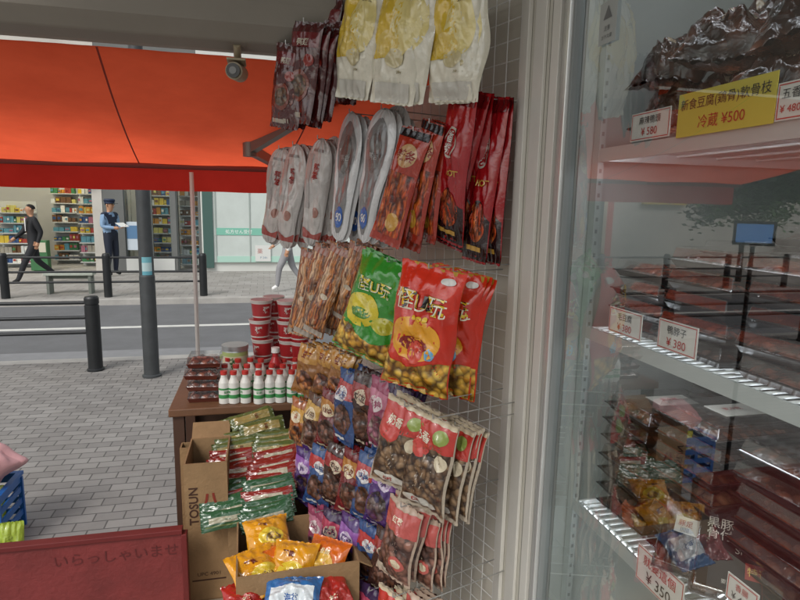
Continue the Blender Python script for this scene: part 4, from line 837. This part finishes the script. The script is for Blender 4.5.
# ------------------------------------------------------------------ red board, crate
pl = ony(-30, 552, 1.62); pr = ony(182, 540, 1.62)
e = empty('red_sign_board', ((pl.x+pr.x)/2, 1.64, 0), label='worn red wooden sign board with faded welcome lettering', cat='sign'); o = e.location
RW = M('#762c2b', .55, var=.25, vs=9, bump=.25, bs=60, coat=.05); RW2 = M('#661e1d', .5, var=.2, vs=6)
zt = (pl.z+pr.z)/2; b = MB(); b.b2(V((pl.x-.3, 1.635, .25))-o, V((pr.x-.004, 1.65, zt-.004))-o, RW)
b.text('いらっしゃいませ', lambda x, y: V(((ony(118, 560, 1.635).x-o.x)+x, -.0062, zt-.05+y)), .036, M('#5c2020', .6, var=.3, vs=40), .0)
b.build('board', parent=e)
b = MB(); b.b2(V((pl.x-.3, 1.628, zt-.003))-o, V((pr.x, 1.657, zt+.012))-o, RW2); b.b2(V((pr.x-.003, 1.628, .0))-o, V((pr.x+.012, 1.657, zt-.0035))-o, RW2); b.build('frame', parent=e, bevel=.002)
q = onz(8, 545, .02); cx, cy = q.x-.14, q.y
BL = M('#1f5fa8', .4, dirt=.15)
e = empty('plastic_crate', (cx-.08, cy+.1, 0), label='blue plastic crate with goods standing on the pavement', cat='crate')
b = MB(); w, d, h = .42, .3, .32
for z in (0.0, .07, .14, .21, .27):
    b.box((0, -d/2, z+.02), (w, .012, .035), BL); b.box((0, d/2, z+.02), (w, .012, .035), BL); b.box((-w/2, 0, z+.02), (.012, d, .035), BL); b.box((w/2, 0, z+.02), (.012, d, .035), BL)
for x in (-w/2, -w/6, w/6, w/2):
    for y in (-d/2, d/2): b.box((x, y, h/2-.01), (.025, .018, h-.02), BL)
b.box((0, -d/2, h-.0), (w+.03, .03, .02), BL); b.box((0, d/2, h-.0), (w+.03, .03, .02), BL); b.box((-w/2, 0, h), (.03, d-.031, .02), BL); b.box((w/2, 0, h), (.03, d-.031, .02), BL); b.box((0, 0, .006), (w-.02, d-.02, .012), BL)
b.build('crate_body', parent=e)
for (dx, dy, zz, c, lb) in ((-.08, .1, .32, '#d3cf3e', 'yellow green plastic bag standing in a crate'), (.11, .1, .32, '#b9c93a', 'yellow green plastic bag standing in a crate')):
    bb = make_bag('goods_bag', .17, .3, .09, [f(c), f(c), ('r', -.6, -.3, .6, .2, f('#dfe6e0'))], 'pouch', dx*30); bb.build('goods_bag', lb, 'bag', loc=(cx-.08+dx, cy+dy, zz))
gq = at(10, 522, 2.75)
bb = make_bag('goods_bag', .12, gq.z-.005, .07, [f('#9ab03a'), f('#9ab03a'), ('r', -.6, -.3, .6, .2, f('#4f9a4a'))], 'pouch', 3); bb.build('goods_bag', 'yellow green plastic bag leaning against a blue crate', 'bag', loc=gq)
b = MB(); PK = M('#d0a0a2', .5, bump=.6, bs=12)
b.sheet(lambda a, c: V((math.cos(2*math.pi*a)*math.sin(math.pi*c)*.2*(1+.35*noise.noise(V((math.cos(2*math.pi*a)*2, math.sin(2*math.pi*a)*2, c*5)))), math.sin(2*math.pi*a)*math.sin(math.pi*c)*.15, .12-.12*math.cos(math.pi*c)*(1+.3*noise.noise(V((math.cos(2*math.pi*a)*2, math.sin(2*math.pi*a)*2, c*3)))))), 40, 24, PK)
b.build('plastic_bag', 'crumpled pink plastic bag resting on the blue crate', 'bag', loc=(cx-.03, cy+.1, .325))
e = empty('tablet_stand', (-1.32, 2.62, 0), label='small lit tablet screen on a dark stand', cat='screen')
b = MB(); b.cyl((0, 0, 0), (0, 0, 1.72), .012, BLK); b.cyl((0, 0, 0), (0, 0, .02), .16, BLK); b.build('stand', parent=e)
Rm = Matrix.Rotation(.7, 3, 'Z'); b = MB(); b.box((0, 0, 1.79), (.20, .02, .13), M('#15161a', .3), R=Rm); b.build('case', parent=e)
b = MB(); b.box(Rm @ V((0, -.013, 0))+V((0, 0, 1.79)), (.17, .003, .1), M('#4a86c8', .3, emit=1.0), R=Rm); b.build('screen', parent=e)
# ------------------------------------------------------------------ light
w = bpy.data.worlds.new("World"); bpy.context.scene.world = w; w.use_nodes = True; N, L = w.node_tree.nodes, w.node_tree.links
sky = N.new('ShaderNodeTexSky'); sky.sky_type = 'NISHITA'; sky.sun_disc = False
sd_ = V((-.45, -.55, .75)).normalized(); sky.sun_elevation = math.asin(sd_.z); sky.sun_rotation = math.atan2(sd_.x, sd_.y); sky.air_density = 1.5; sky.dust_density = 3
hs = N.new('ShaderNodeHueSaturation'); hs.inputs['Saturation'].default_value = .3
L.new(sky.outputs[0], hs.inputs['Color']); bg = N['Background']; L.new(hs.outputs[0], bg.inputs['Color']); bg.inputs['Strength'].default_value = .15
sl = bpy.data.lights.new('sun', 'SUN'); sl.energy = 1.5; sl.angle = math.radians(20); sl.color = (1, .97, .93); so = bpy.data.objects.new('sun', sl); COL.objects.link(so)
so.rotation_euler = sd_.to_track_quat('Z', 'Y').to_euler()
sc = bpy.context.scene; sc.view_settings.view_transform = 'Standard'; sc.view_settings.look = 'None'; sc.view_settings.exposure = 0
